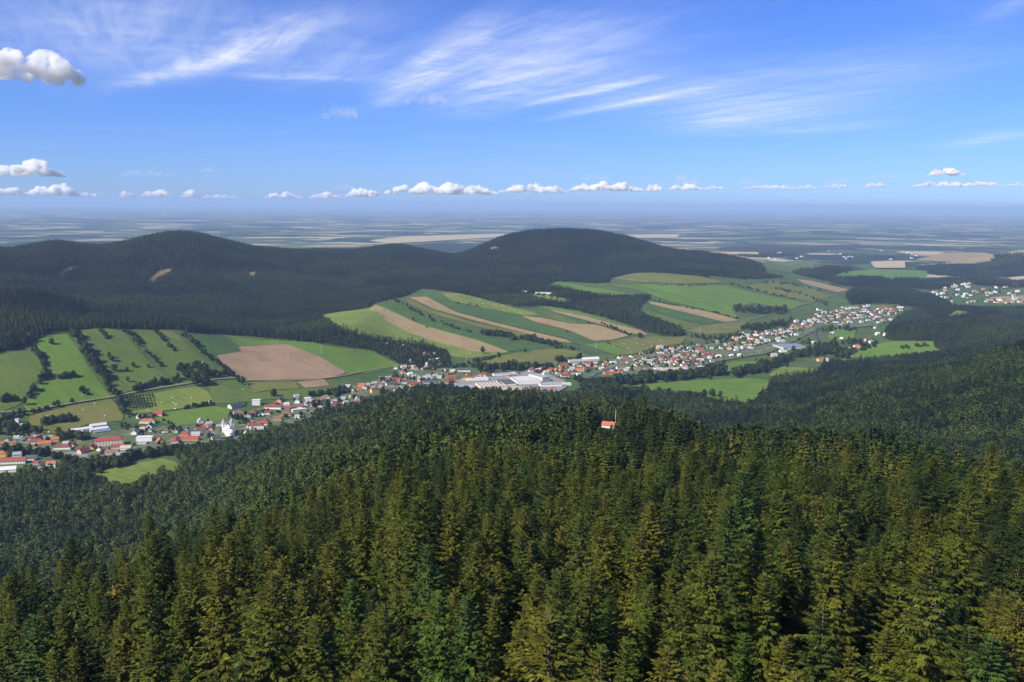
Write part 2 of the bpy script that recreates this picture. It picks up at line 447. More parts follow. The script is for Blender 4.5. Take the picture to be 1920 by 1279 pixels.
# ground: meadow, forest floor under trees, patchwork of the far plain
m, n, b = new_mat('ground')
g = n.n('ShaderNodeNewGeometry'); pos = g.outputs['Position']
af = n.n('ShaderNodeAttribute', attribute_name='forest'); ap = n.n('ShaderNodeAttribute', attribute_name='plain')
n1 = n.noise(pos, 0.01, 5, .6); n3 = n.noise(pos, 0.08, 4, .65)
mead = n.ramp(n.math('ADD', n1, n.math('MULTIPLY', n.math('SUBTRACT', n3, .5), .5)), [(.25, (.040,.080,.024)), (.5, (.066,.108,.030)), (.75, (.110,.122,.042))])
floor = n.ramp(n3, [(.3, (.022,.022,.012)), (.7, (.045,.042,.020))])
def cells(scale, sx):
    mpp = n.n('ShaderNodeMapping'); n.link(pos, mpp.inputs[0]); mpp.inputs['Scale'].default_value = (scale * sx, scale, 0); mpp.inputs['Rotation'].default_value = (0, 0, .25)
    vo = n.n('ShaderNodeTexVoronoi', voronoi_dimensions='2D'); n.link(mpp.outputs[0], vo.inputs['Vector']); vo.inputs['Scale'].default_value = 1.0
    s = n.n('ShaderNodeSeparateXYZ'); n.link(vo.outputs['Color'], s.inputs[0]); return s.outputs[0]
c1, c2 = cells(1 / 360.0, .6), cells(1 / 900.0, .7)
fcol = n.ramp(c1, [(0, (.055,.090,.040)), (.28, (.080,.110,.045)), (.46, (.14,.145,.065)), (.60, (.30,.25,.145)), (.76, (.42,.35,.22)), (.88, (.07,.12,.045))], 'CONSTANT')
wood = n.math('ADD', n.noise(pos, 1 / 1500.0, 7, .66), n.math('MULTIPLY', n.math('SUBTRACT', c2, .5), .16))
pl = n.mix(n.smooth(wood, .50, .53), fcol, (.020,.034,.018))
col = n.mix(ap.outputs['Fac'], mead, pl)
col = n.mix(af.outputs['Fac'], col, floor)
n.link(col, b.inputs['Base Color'])
b.inputs['Roughness'].default_value = .95; b.inputs['Specular IOR Level'].default_value = .1

# water
m, n, b = new_mat('water'); b.inputs['Base Color'].default_value = (.015,.028,.045,1); b.inputs['Roughness'].default_value = .35; b.inputs['Specular IOR Level'].default_value = .25
nb = n.n('ShaderNodeBump'); n.link(n.noise(n.n('ShaderNodeNewGeometry').outputs['Position'], .8, 3), nb.inputs['Height']); nb.inputs['Strength'].default_value = .15
n.link(nb.outputs[0], b.inputs['Normal'])

def leaf_mat(name, stops, lo, hi, rough=.7, spec=.2, transl=.18):
    """foliage: species and age colour from 'tint' of each tree, leaf-to-leaf change from 'tone'"""
    m, n, b = new_mat(name)
    at = n.n('ShaderNodeAttribute', attribute_name='tint', attribute_type='INSTANCER')
    tn = n.n('ShaderNodeAttribute', attribute_name='tone')
    c = n.ramp(at.outputs['Fac'], stops)
    k = n.math('MULTIPLY_ADD', tn.outputs['Fac'], hi - lo, lo)
    vm = n.n('ShaderNodeVectorMath', operation='SCALE'); n.link(c, vm.inputs[0]); n.link(k, vm.inputs['Scale'])
    n.link(vm.outputs[0], b.inputs['Base Color'])
    b.inputs['Roughness'].default_value = rough; b.inputs['Specular IOR Level'].default_value = spec
    tr = n.n('ShaderNodeBsdfTranslucent'); n.link(vm.outputs[0], tr.inputs[0])
    ms = n.n('ShaderNodeMixShader'); ms.inputs[0].default_value = transl
    out = m.node_tree.nodes['Material Output']
    n.link(b.outputs[0], ms.inputs[1]); n.link(tr.outputs[0], ms.inputs[2]); n.link(ms.outputs[0], out.inputs[0])
    return m
leaf_mat('needles', [(0, (.012,.022,.007)), (.3, (.045,.066,.009)), (.55, (.080,.098,.010)), (.78, (.108,.106,.011)), (.88, (.058,.104,.012)), (1, (.050,.092,.015))], .35, 1.6, transl=.10)
leaf_mat('leaves', [(0, (.018,.034,.011)), (.3, (.044,.074,.018)), (.55, (.072,.106,.022)), (.72, (.100,.112,.024)), (.82, (.170,.140,.024)), (.92, (.22,.115,.03)), (1, (.20,.085,.03))], .6, 1.4)
plain_mat('bark', (.115,.085,.062), .9, .35, 2.0)
plain_mat('dead_wood', (.20,.165,.135), .9, .35, 2.0)
plain_mat('cone_brown', (.26,.13,.06), .8, .2, 3.0)

for k, c in dict(white=(.86,.85,.81), cream=(.74,.67,.52), yellow=(.72,.50,.14), orange=(.70,.40,.18), pink=(.66,.44,.36), grey=(.48,.48,.48), stone=(.60,.56,.50)).items():
    plain_mat('wall_' + k, c, .85, .10, .4)
for k, c in dict(red=(.33,.068,.055), maroon=(.24,.060,.055), orange=(.42,.135,.062), grey=(.34,.35,.37), brown=(.20,.130,.095), slate=(.075,.080,.092), white=(.64,.64,.63), tan=(.46,.38,.30), blue=(.20,.24,.32)).items():
    plain_mat('roof_' + k, c, .65, .14, .5)
m, n, b = new_mat('glass_dark'); b.inputs['Base Color'].default_value = (.05,.06,.075,1); b.inputs['Roughness'].default_value = .15
plain_mat('steel', (.42,.43,.44), .5, .1, 1)
plain_mat('bale_wrap', (.78,.80,.76), .4, .06, 1)

# ------------------------------------------------------------------ object helpers
def mesh_obj(name, verts, faces, mat, parent=None, loc=(0, 0, 0)):
    me = bpy.data.meshes.new(name)
    me.from_pydata([tuple(v) for v in verts], [], faces); me.update()
    o = bpy.data.objects.new(name, me); C.objects.link(o)
    if mat: me.materials.append(MAT[mat])
    o.parent = parent; o.location = loc
    return o

def tag(o, label=None, cat=None, group=None, kind=None):
    if label: o['label'] = label
    if cat: o['category'] = cat
    if group: o['group'] = group
    if kind: o['kind'] = kind
    return o

def empty(name, loc, rz=0.0, sc=1.0):
    o = bpy.data.objects.new(name, None); C.objects.link(o)
    o.location = loc; o.rotation_euler = (0, 0, rz); o.scale = (sc, sc, sc) if np.isscalar(sc) else sc
    o.empty_display_size = 0.5
    return o

class MB:
    def __init__(s): s.v = []; s.f = []
    def box(s, x0, x1, y0, y1, z0, z1):
        b = len(s.v)
        s.v += [(x, y, z) for z in (z0, z1) for (x, y) in ((x0, y0), (x1, y0), (x1, y1), (x0, y1))]
        s.f += [tuple(b + i for i in q) for q in ((3,2,1,0),(4,5,6,7),(0,1,5,4),(1,2,6,5),(2,3,7,6),(3,0,4,7))]
        return s
    def poly(s, pts): b = len(s.v); s.v += list(pts); s.f.append(tuple(range(b, b + len(pts)))); return s
    def prism(s, prof, y0, y1):
        """profile in XZ swept along Y"""
        b = len(s.v); k = len(prof)
        s.v += [(x, y0, z) for x, z in prof] + [(x, y1, z) for x, z in prof]
        s.f.append(tuple(range(b, b + k))); s.f.append(tuple(range(b + 2*k - 1, b + k - 1, -1)))
        for i in range(k): j = (i + 1) % k; s.f.append((b + j, b + i, b + k + i, b + k + j))
        return s
    def tube(s, p, q, r0, r1, n=7, cap=True):
        p, q = Vector(p), Vector(q); d = (q - p).normalized()
        a = d.orthogonal().normalized(); c = d.cross(a); b = len(s.v)
        for pt, r in ((p, r0), (q, r1)):
            for i in range(n):
                t = 2 * math.pi * i / n; s.v.append(tuple(pt + a * math.cos(t) * r + c * math.sin(t) * r))
        for i in range(n): j = (i + 1) % n; s.f.append((b + i, b + j, b + n + j, b + n + i))
        if cap: s.f.append(tuple(range(b + n, b + 2 * n))); s.f.append(tuple(range(b + n - 1, b - 1, -1)))
        return s
    def lathe(s, prof, cx=0, cy=0, n=16):
        b = len(s.v)
        for r, z in prof:
            for i in range(n): t = 2 * math.pi * i / n; s.v.append((cx + r * math.cos(t), cy + r * math.sin(t), z))
        for k in range(len(prof) - 1):
            for i in range(n): j = (i + 1) % n; s.f.append((b + k*n + i, b + k*n + j, b + (k+1)*n + j, b + (k+1)*n + i))
        s.f.append(tuple(b + (len(prof)-1)*n + i for i in range(n)))
        return s
    def build(s, name, mat, parent=None, loc=(0, 0, 0)): return mesh_obj(name, s.v, s.f, mat, parent, loc)

# ------------------------------------------------------------------ ground regions (picture outlines taken to the ground)
def region(s, rmin=1350.0, smooth=1):
    pts = px_poly(s) if isinstance(s, str) else s
    if smooth: pts = smooth_px(pts, True, smooth)
    return ground(dense_px(pts, 10.0), rmin)

OPEN = [region(s, 1350) for s in (
 "-150 680 0 662 45 655 62 638 90 626 150 616 260 618 330 617 360 626 425 626 560 640 650 650 700 657 752 684 800 700 845 690 880 684 850 710 845 738 760 744 700 760 640 784 590 796 520 820 470 836 430 848 370 858 330 866 355 884 290 908 240 930 210 920 165 900 150 896 60 902 0 908 -150 915",
 "597 592 690 578 700 570 727 562 760 556 787 541 860 549 960 576 1005 574 1040 576 1100 586 1170 606 1225 627 1285 632 1280 620 1250 607 1212 594 1196 580 1205 570 1215 563 1221 556 1200 556 1133 556 1067 545 1018 537 1047 527 1140 533 1145 522 1190 511 1243 511 1360 525 1453 522 1500 518 1600 545 1560 560 1520 570 1560 580 1600 570 1690 570 1700 585 1660 615 1660 640 1600 665 1560 680 1540 690 1530 700 1445 712 1449 734 1405 776 1365 764 1265 754 1149 740 1140 715 1100 730 1115 748 1050 752 1000 745 840 742 845 672 835 655 700 635 655 625 625 612")]
# ------------------------------------------------------------------ fields
FIELDS = [  # name, material, outline, label
 ('meadow','meadow',"-90 695 0 668 20 659 45 657 70 668 80 690 70 715 55 735 35 760 0 774 -90 790",'grass meadow enclosed by a curved tree belt below the foothill forest'),
 ('meadow','bright_meadow',"62 642 90 629 126 627 150 660 175 700 196 730 208 744 150 756 90 766 48 772 45 760 62 735 88 704 96 690 86 668",'green meadow dotted with bushes between two tree belts'),
 ('meadow','meadow',"154 620 178 617 200 616 232 622 262 660 292 692 318 710 250 731 224 741 202 704 178 662",'green pasture strip with scattered round bushes between hedgerows'),
 ('meadow','meadow',"256 622 284 622 300 626 342 640 372 665 400 685 408 698 332 712 314 702 300 680 276 650",'hillside pasture beside the brown ploughed field hedge'),
 ('meadow','olive_meadow',"298 619 322 622 350 642 316 633",'small olive meadow tongue at the forest edge'),
 ('meadow','dark_meadow',"360 629 420 629 448 640 456 661 410 665 396 661",'dark green field above the ploughed brown field corner'),
 ('meadow','bright_meadow',"420 628 480 638 560 641 590 643 620 651 660 654 694 658 752 686 692 700 652 701 600 670 540 646 446 649",'bright green strip wrapping the upper side of the ploughed field'),
 ('ploughed_field','ploughed',"405 667 453 660 446 650 540 646 600 670 650 699 620 710 466 714 440 705",'large reddish brown ploughed field with pylons standing in it'),
 ('meadow','olive_meadow',"466 717 553 715 562 729 500 733 474 738",'pale olive strip below the large ploughed field'),
 ('ploughed_field','ploughed',"556 716 608 712 618 724 572 728",'small brown ploughed plot beside the farm track'),
 ('meadow','meadow',"446 744 474 738 570 729 620 726 628 736 560 749 500 750 444 756",'green strip between ploughed plot and village gardens'),
 ('meadow','meadow',"392 726 440 713 464 720 480 745 440 757 405 758 392 742",'mid green field between track and village houses'),
 ('meadow','yellow_meadow',"262 742 330 731 370 725 390 735 402 757 330 768 260 777 232 775 290 765",'mown yellow green meadow dotted with white bales beside the orchard'),
 ('meadow','bright_meadow',"300 776 400 762 432 768 426 786 345 806 312 796 290 786",'vivid green field behind the white church'),
 ('meadow','olive_meadow',"55 780 100 770 160 757 208 748 232 778 230 790 170 795 110 815 60 810 50 795",'olive mown meadow around a long copse near white sheds'),
 ('meadow','yellow_meadow',"165 897 210 878 305 861 325 866 354 884 330 900 290 908 262 918 235 930 212 920 190 908",'yellow green meadow cut into the woods below the village'),
 ('meadow','clearing',"378 849 420 841 438 835 432 843 400 851",'narrow dry brown strip at the wood edge under the church'),
 ('meadow','yellow_meadow',"598 592 640 585 690 580 704 571 713 575 760 590 830 612 900 635 955 661 930 666 880 673 845 669 835 655 800 650 740 640 700 635 655 625 625 612",'large yellow green field sloping down to the allotment trees'),
 ('stubble_field','stubble',"692 581 703 573 716 576 787 610 900 641 955 661 890 660 830 645 773 627 733 607",'tan stubble strip crossing the large yellow green field'),
 ('meadow','dark_meadow',"727 563 767 577 813 603 900 627 977 640 1007 657 953 660 900 639 787 608 720 577",'dark green strip beside the tan stubble strip'),
 ('meadow','olive_meadow',"760 558 807 581 893 607 967 622 1033 642 1060 650 1010 640 947 625 893 613 807 588 768 570",'olive strip along the hedge of round bushes'),
 ('stubble_field','stubble',"767 558 800 557 853 585 933 607 1000 623 1060 637 1074 644 1033 641 967 621 887 601 813 580",'long tan strip between olive and dark green strips'),
 ('meadow','dark_meadow',"787 542 800 543 847 566 933 583 1000 603 1053 620 1100 637 1113 647 1077 646 1060 635 993 620 933 605 853 583 803 558",'long dark green strip running down from the forest corner'),
 ('meadow','yellow_meadow',"827 550 860 550 913 563 960 577 1003 587 1010 592 983 593 933 583 883 573 847 565",'pale green pasture with many white bales under the forest'),
 ('stubble_field','stubble',"977 593 1017 597 1067 607 1120 610 1180 630 1147 638 1113 640 1067 620 1000 603",'broad tan stubble field with rounded lower end'),
 ('meadow','meadow',"1017 593 1047 593 1090 607 1067 608",'small green wedge between two stubble fields'),
 ('stubble_field','stubble',"1027 582 1067 593 1120 607 1180 626 1217 629 1200 620 1133 603 1073 587",'thin tan strip beside the hedge below the wood band'),
 ('meadow','bright_meadow',"1007 575 1040 577 1093 587 1167 607 1223 628 1195 618 1100 594 1033 582",'thin bright green strip along the dark wood band'),
 ('meadow','yellow_meadow',"980 552 1020 552 1080 565 1057 568 1010 562",'little pasture enclosed in the wood by a long low farm'),
 ('meadow','bright_meadow',"1020 537 1047 528 1100 538 1173 550 1200 555 1133 555 1067 543",'tongue of light green pasture between wood bands'),
 ('meadow','olive_meadow',"882 685 945 667 1005 657 1047 655 1085 660 1107 670 1072 670 1047 675 1045 685 985 682 935 682 895 687",'olive grass hill behind the factory halls'),
 ('meadow','bright_meadow',"1095 647 1135 644 1160 652 1190 665 1155 667 1122 657",'vivid green wedge above the long cream sheds'),
 ('meadow','olive_meadow',"1137 642 1185 634 1222 632 1287 633 1278 645 1218 655 1190 665 1162 652",'pasture with white bales above the road'),
 ('meadow','olive_meadow',"1281 619 1306 615 1381 604 1409 597 1396 616 1371 626 1315 628",'olive meadow crossed by pale tracks'),
 ('stubble_field','stubble',"1215 565 1265 574 1328 585 1387 601 1359 605 1315 594 1265 582 1221 571",'tan field strip under a hedge on the far slope'),
 ('meadow','dark_meadow',"1203 571 1221 572 1315 595 1356 605 1324 608 1265 598 1212 577",'dark green strip below the tan far strip'),
 ('meadow','meadow',"1196 580 1265 598 1315 610 1281 619 1249 607 1212 594",'green strip along the end of the wood band'),
 ('meadow','bright_meadow',"1140 535 1224 534 1290 536 1359 536 1406 548 1509 569 1484 582 1412 569 1371 579 1384 598 1315 580 1243 562 1221 553 1193 544",'wide green hillside field crossed by a pale path'),
 ('meadow','olive_meadow',"1145 523 1190 513 1243 513 1315 519 1365 530 1290 533 1203 530",'olive field just below the round forested hill'),
 ('meadow','olive_meadow',"1400 536 1453 528 1515 540 1560 556 1520 566 1440 552",'rough olive pasture striped with bushes'),
 ('stubble_field','stubble',"1493 524 1515 526 1593 544 1571 549 1509 533",'tan strip beyond the bushy pasture'),
 ('meadow','bright_meadow',"1149 728 1203 723 1296 715 1406 710 1443 715 1447 734 1420 750 1405 774 1387 776 1365 762 1315 762 1265 752 1203 744",'big vivid green meadow between riverside trees and near woods'),
 ('meadow','yellow_meadow',"1443 702 1468 688 1534 693 1531 701 1493 709 1446 709",'light olive meadow beside the riverside wood'),
 ('meadow','bright_meadow',"1340 688 1378 679 1421 679 1432 686 1378 701 1359 699",'green paddock below the white farmhouse'),
 ('meadow','bright_meadow',"1567 681 1621 652 1671 641 1750 641 1752 652 1772 663 1682 667 1592 683",'green meadow terraces in the woods across the river'),
 ('meadow','bright_meadow',"1567 612 1606 612 1603 634 1563 645 1552 634",'green river meadow with a few trees'),
 ('meadow','yellow_meadow',"1772 596 1793 583 1826 587 1800 594",'small light meadow inside the dark wood'),
 ('ploughed_field','stubble',"1855 558 1920 554 1990 552 1990 568 1920 570 1865 570",'brown field beside the village beyond the dark woods'),
 ('stubble_field','straw',"1631 492 1696 490 1698 504 1640 504",'straw coloured square field in the far plain'),
 ('stubble_field','stubble',"1714 488 1772 474 1851 474 1869 486 1822 493",'wide tan field before the lone far wooded hill'),
 ('meadow','bright_meadow',"1585 510 1640 505 1740 508 1735 524 1650 522 1560 520",'green far fields beyond the wooded knoll'),
 ('meadow','meadow',"1430 492 1520 490 1530 505 1480 512 1430 505",'green pasture between forest shoulder and wooded knoll'),
 ('stubble_field','straw',"1890 521 1920 518 1960 520 1960 526 1895 527",'pale straw field at the wood above the far village'),
 ('stubble_field','straw',"1335 473 1420 474 1425 479 1345 478",'pale straw strip behind the forest shoulder'),
 ('stubble_field','straw',"690 452 760 444 970 438 960 444 830 452 730 458",'broad straw coloured fields on the plain behind the saddle'),
 ('stubble_field','straw',"1165 441 1275 440 1268 447 1180 447",'straw field on the plain beside the round hill'),
 ('clearing','clearing',"272 530 300 508 324 504 318 512 290 528",'bare tan logging strip on the forested mountain'),
 ('clearing','clearing',"463 521 468 511 480 511 478 520",'small felled patch on the mountain saddle flank'),
 ('clearing','clearing',"912 469 926 463 940 465 930 470",'brownish gap in the round mountain forest'),
 ('clearing','clearing',"106 517 128 502 146 499 140 506 120 516",'narrow felled strip low on the long mountain flank'),
]
far_min = {'far': 6200}
layer = 0
field_xy = []
grid_pts = np.stack([GX.ravel(), GY.ravel()], 1)
grid_z = Zg.ravel()
def drape(name, mat, xy, lift, label, kind='structure'):
    """a sheet that follows the ground inside an outline"""
    c = xy.mean(0)
    ins = inside(xy, grid_pts[:, 0], grid_pts[:, 1])
    gp = grid_pts[ins]
    if len(gp) > 6000: gp = gp[:: int(len(gp) / 6000) + 1]
    # keep interior points off the border
    if len(gp):
        keep = np.ones(len(gp), bool)
        for q in xy: keep &= np.hypot(gp[:, 0] - q[0], gp[:, 1] - q[1]) > 3.0
        gp = gp[keep]
    allp = np.concatenate([xy, gp]) - c
    vs, es, fs, *_ = delaunay_2d_cdt([Vector(p) for p in allp], [], [list(range(len(xy)))], 1, 1e-3)
    V = np.array([(v.x, v.y) for v in vs]) + c
    Z = H(V[:, 0], V[:, 1]) + lift
    zb = float(Z.mean())
    o = mesh_obj(name, np.stack([V[:, 0] - c[0], V[:, 1] - c[1], Z - zb], 1), [tuple(f) for f in fs], mat, None, (c[0], c[1], zb))
    # make all faces look up
    return tag(o, label, kind=kind)
for i, (nm, mt, s, lab) in enumerate(FIELDS):
    pts = corner_px(px_poly(s))
    far = 'plain' in lab or 'straw strip' in lab or 'far tan' in lab
    xy = ground(dense_px(pts, 7.0), 6800 if far else (2000 if 'mountain' in lab else 1350))
    field_xy.append((mt, xy))
    drape(nm, mt, xy, (1.0 + 0.03 * i) if not far else 8.0, lab)

# ------------------------------------------------------------------ roads, tracks, river
def strip(name, mat, s, width, lift, label, rmin=1350.0):
    pts = dense_px(smooth_px(px_poly(s), False, 2), 4.0, False)
    xy = ground(pts, rmin)
    for _ in range(4): xy[1:-1] = (xy[:-2] + xy[1:-1] * 2 + xy[2:]) / 4
    t = np.gradient(xy, axis=0); t /= np.linalg.norm(t, axis=1)[:, None] + 1e-9
    nn = np.stack([-t[:, 1], t[:, 0]], 1)
    V = []; Fc = []
    offs = (-1, -.33, .33, 1)
    c = xy.mean(0)
    for k in range(len(xy)):
        for o_ in offs:
            p = xy[k] + nn[k] * o_ * width / 2
            V.append((p[0] - c[0], p[1] - c[1], float(H(p[0], p[1])) + lift - 30))
    for k in range(len(xy) - 1):
        for q in range(3): a = k * 4 + q; Fc.append((a, a + 4, a + 5, a + 1))
    o = mesh_obj(name, V, Fc, mat, None, (c[0], c[1], 30))
    return tag(o, label, kind='structure'), xy
roads_xy = []
for nm, mt, s, wd, lab in [
  ('road','asphalt',"-80 842 0 842 59 845 99 848 127 854 150 861 185 862 225 850",9,'grey main road curving past the long red roofed building'),
  ('road','asphalt',"225 850 262 838 330 838 400 830 450 822 500 808 527 803 552 794 575 787 602 777 643 767 681 752 728 742 765 736",8,'grey street running along the lower village edge'),
  ('road','asphalt',"640 745 663 741 690 736 754 725 790 722 835 718",9,'grey street past the tall yellow building'),
  ('road','asphalt',"1136 693 1160 684 1172 680 1195 674 1233 668 1277 664 1320 662 1360 664 1420 660 1455 652",10,'broad grey road through the village beyond the factory'),
  ('road','asphalt',"1205 704 1241 697 1285 692 1320 690",7,'village side street along the long tan shed'),
  ('track','gravel',"-60 778 60 772 120 760 205 747 262 735 330 724 410 711 462 710",5,'pale farm track below the pastures'),
  ('track','gravel',"462 715 550 715 620 711 680 698 752 686 800 688",5,'pale farm track below the large ploughed field'),
  ('track','gravel',"1240 624 1306 614 1390 603 1440 592 1510 570 1552 561",5,'pale track crossing the far olive meadow'),
  ('track','gravel',"1262 536 1330 552 1400 569",4,'pale path across the wide green field'),
  ('track','gravel',"1060 632 1085 642 1105 655 1120 663",2.6,'pale path beside the vivid green wedge'),
  ('river','water',"1086 724 1100 715 1118 704 1140 695 1162 688",9,'dark blue river channel beside the road'),
  ('river','water',"1533 614 1529 620 1528 626 1533 637 1541 649 1538 660",7,'blue river bend at the far village'),
  ('river','water',"1630 575 1630 590 1632 602",9,'short blue stretch of river between white houses')]:
    o, xy = strip(nm, mt, s, wd, 3.2 if nm != 'river' else 3.4, lab)
    roads_xy.append((xy, wd))
yard_xy = ground(dense_px(px_poly("850 742 852 716 880 708 930 708 990 698 1030 704 1060 716 1062 728 1040 740 960 742"), 8))
drape('yard', 'yard', yard_xy, 2.9, 'pale concrete factory yard')
m, n, b = new_mat('gardens'); g = n.n('ShaderNodeNewGeometry')
nz = n.math('ADD', n.noise(g.outputs['Position'], .035, 4, .7), n.math('MULTIPLY', n.math('SUBTRACT', n.noise(g.outputs['Position'], .16, 3, .6), .5), .5))
n.link(n.ramp(nz, [(.38, (.055,.095,.026)), (.53, (.085,.120,.036)), (.62, (.17,.155,.090)), (.70, (.30,.27,.21))]), b.inputs['Base Color']); b.inputs['Roughness'].default_value = .95
for lab, s_ in (('gardens and yards around the church and school streets', "-80 822 60 816 150 820 240 806 330 800 410 790 470 772 540 752 620 744 660 742 690 752 620 782 520 806 450 830 330 846 240 858 160 872 60 880 -80 884"),
                ('gardens and yards around the crossroads', "640 732 700 716 760 694 850 690 900 694 900 708 850 716 845 738 760 742 690 752"),
                ('gardens and yards of the village beyond the factory', "980 700 1000 688 1060 682 1140 676 1230 662 1300 648 1400 640 1450 622 1520 604 1540 596 1560 604 1500 636 1440 664 1340 680 1320 692 1220 704 1140 708 1080 712 1020 706"),
                ('gardens and yards of the far riverside village', "1530 596 1580 574 1690 572 1690 588 1650 612 1580 616 1540 612")):
    drape('gardens', 'gardens', ground(dense_px(corner_px(px_poly(s_)), 8.0)), 2.85, lab)
yard2 = ground(dense_px(px_poly("126 850 150 850 166 856 156 864 130 860"), 6))
drape('yard', 'yard', yard2, 2.9, 'grey paved yard beside the pink gabled house')

# ------------------------------------------------------------------ buildings
placed = []       # (x, y, radius) kept free of trees
def at_px(x, y, rmin=1350.0):
    p = ground([(x, y)], rmin)[0]; return float(p[0]), float(p[1])

WALLS = dict(W='white', C='cream', Y='yellow', O='orange', P='pink', G='grey', S='stone')
ROOFS = dict(r='red', d='maroon', o='orange', g='grey', b='brown', k='slate', w='white', t='tan', l='blue')
RNAME = dict(r='bright red', d='maroon', o='orange', g='grey', b='brown', k='dark slate', w='white', t='tan', l='blue grey')
WNAME = dict(W='white', C='cream', Y='yellow', O='orange', P='pink', G='grey', S='stone')

def windows(parent, L, W, h, rows, cols, mat='glass_dark'):
    for side in (-1, 1):
        for r in range(rows):
            for c in range(cols):
                x = -L / 2 + (c + .5) * L / cols; z = (r + .55) * h / rows
                MB().box(-.7, .7, -.06, .06, -.8, .8).build('window', mat, parent, (x, side * (W / 2 + .03), z))

JOIN = {'v': [], 'f': [], 'm': [], 'mats': []}
def join_part(V, Fc, mat, loc, ang):
    c, s_ = math.cos(ang), math.sin(ang); b = len(JOIN['v'])
    if mat not in JOIN['mats']: JOIN['mats'].append(mat)
    JOIN['v'] += [(loc[0] + x * c - y * s_, loc[1] + x * s_ + y * c, loc[2] + z) for x, y, z in V]
    JOIN['f'] += [tuple(b + i for i in f) for f in Fc]; JOIN['m'] += [JOIN['mats'].index(mat)] * len(Fc)

def small_house(x, y, wpx, wc, rc):
    """one of the many houses past the first three hundred: walls, roof and chimney in one shared object"""
    X, Y = at_px(x, y); d = math.hypot(X, Y)
    L = max(7.0, wpx * math.hypot(d, 470) / F_PX * (1.08 if d < 2600 else .95)); Wd = min(max(L * .72, 6.5), 12.5); h = random.uniform(5, 7.4)
    ang = random.choice([.25, .25, .25 + math.pi / 2]) + random.uniform(-.25, .25); loc = (X, Y, float(H(X, Y)) - .3); rh = Wd * random.uniform(.32, .42); o_ = .55
    pr = [(-Wd/2, -2.5), (Wd/2, -2.5), (Wd/2, h), (0, h + rh * .98), (-Wd/2, h)]
    join_part([(-L/2, a_, b_) for a_, b_ in pr] + [(L/2, a_, b_) for a_, b_ in pr], [(4,3,2,1,0), (5,6,7,8,9)] + [(i, (i+1) % 5, 5 + (i+1) % 5, 5 + i) for i in range(5)], 'wall_' + WALLS[wc], loc, ang)
    e = h - o_ * rh / (Wd/2); b0 = [(-Wd/2 - o_, e), (0, h + rh), (Wd/2 + o_, e), (Wd/2 + o_, e + .3), (0, h + rh + .3), (-Wd/2 - o_, e + .3)]
    join_part([(-L/2 - .5,) + q for q in b0] + [(L/2 + .5,) + q for q in b0], [(0,1,4,5), (1,2,3,4), (11,10,7,6), (10,9,8,7)] + [((i+1) % 6, i, 6 + i, 6 + (i+1) % 6) for i in range(6)], 'roof_' + ROOFS[rc], loc, ang)
    mb = MB().box(L*.22 - .45, L*.22 + .45, Wd*.12 - .4, Wd*.12 + .4, h + rh*.5, h + rh + 1.1); join_part(mb.v, mb.f, 'wall_stone', loc, ang)
    placed.append((X, Y, max(L, Wd) * .62))

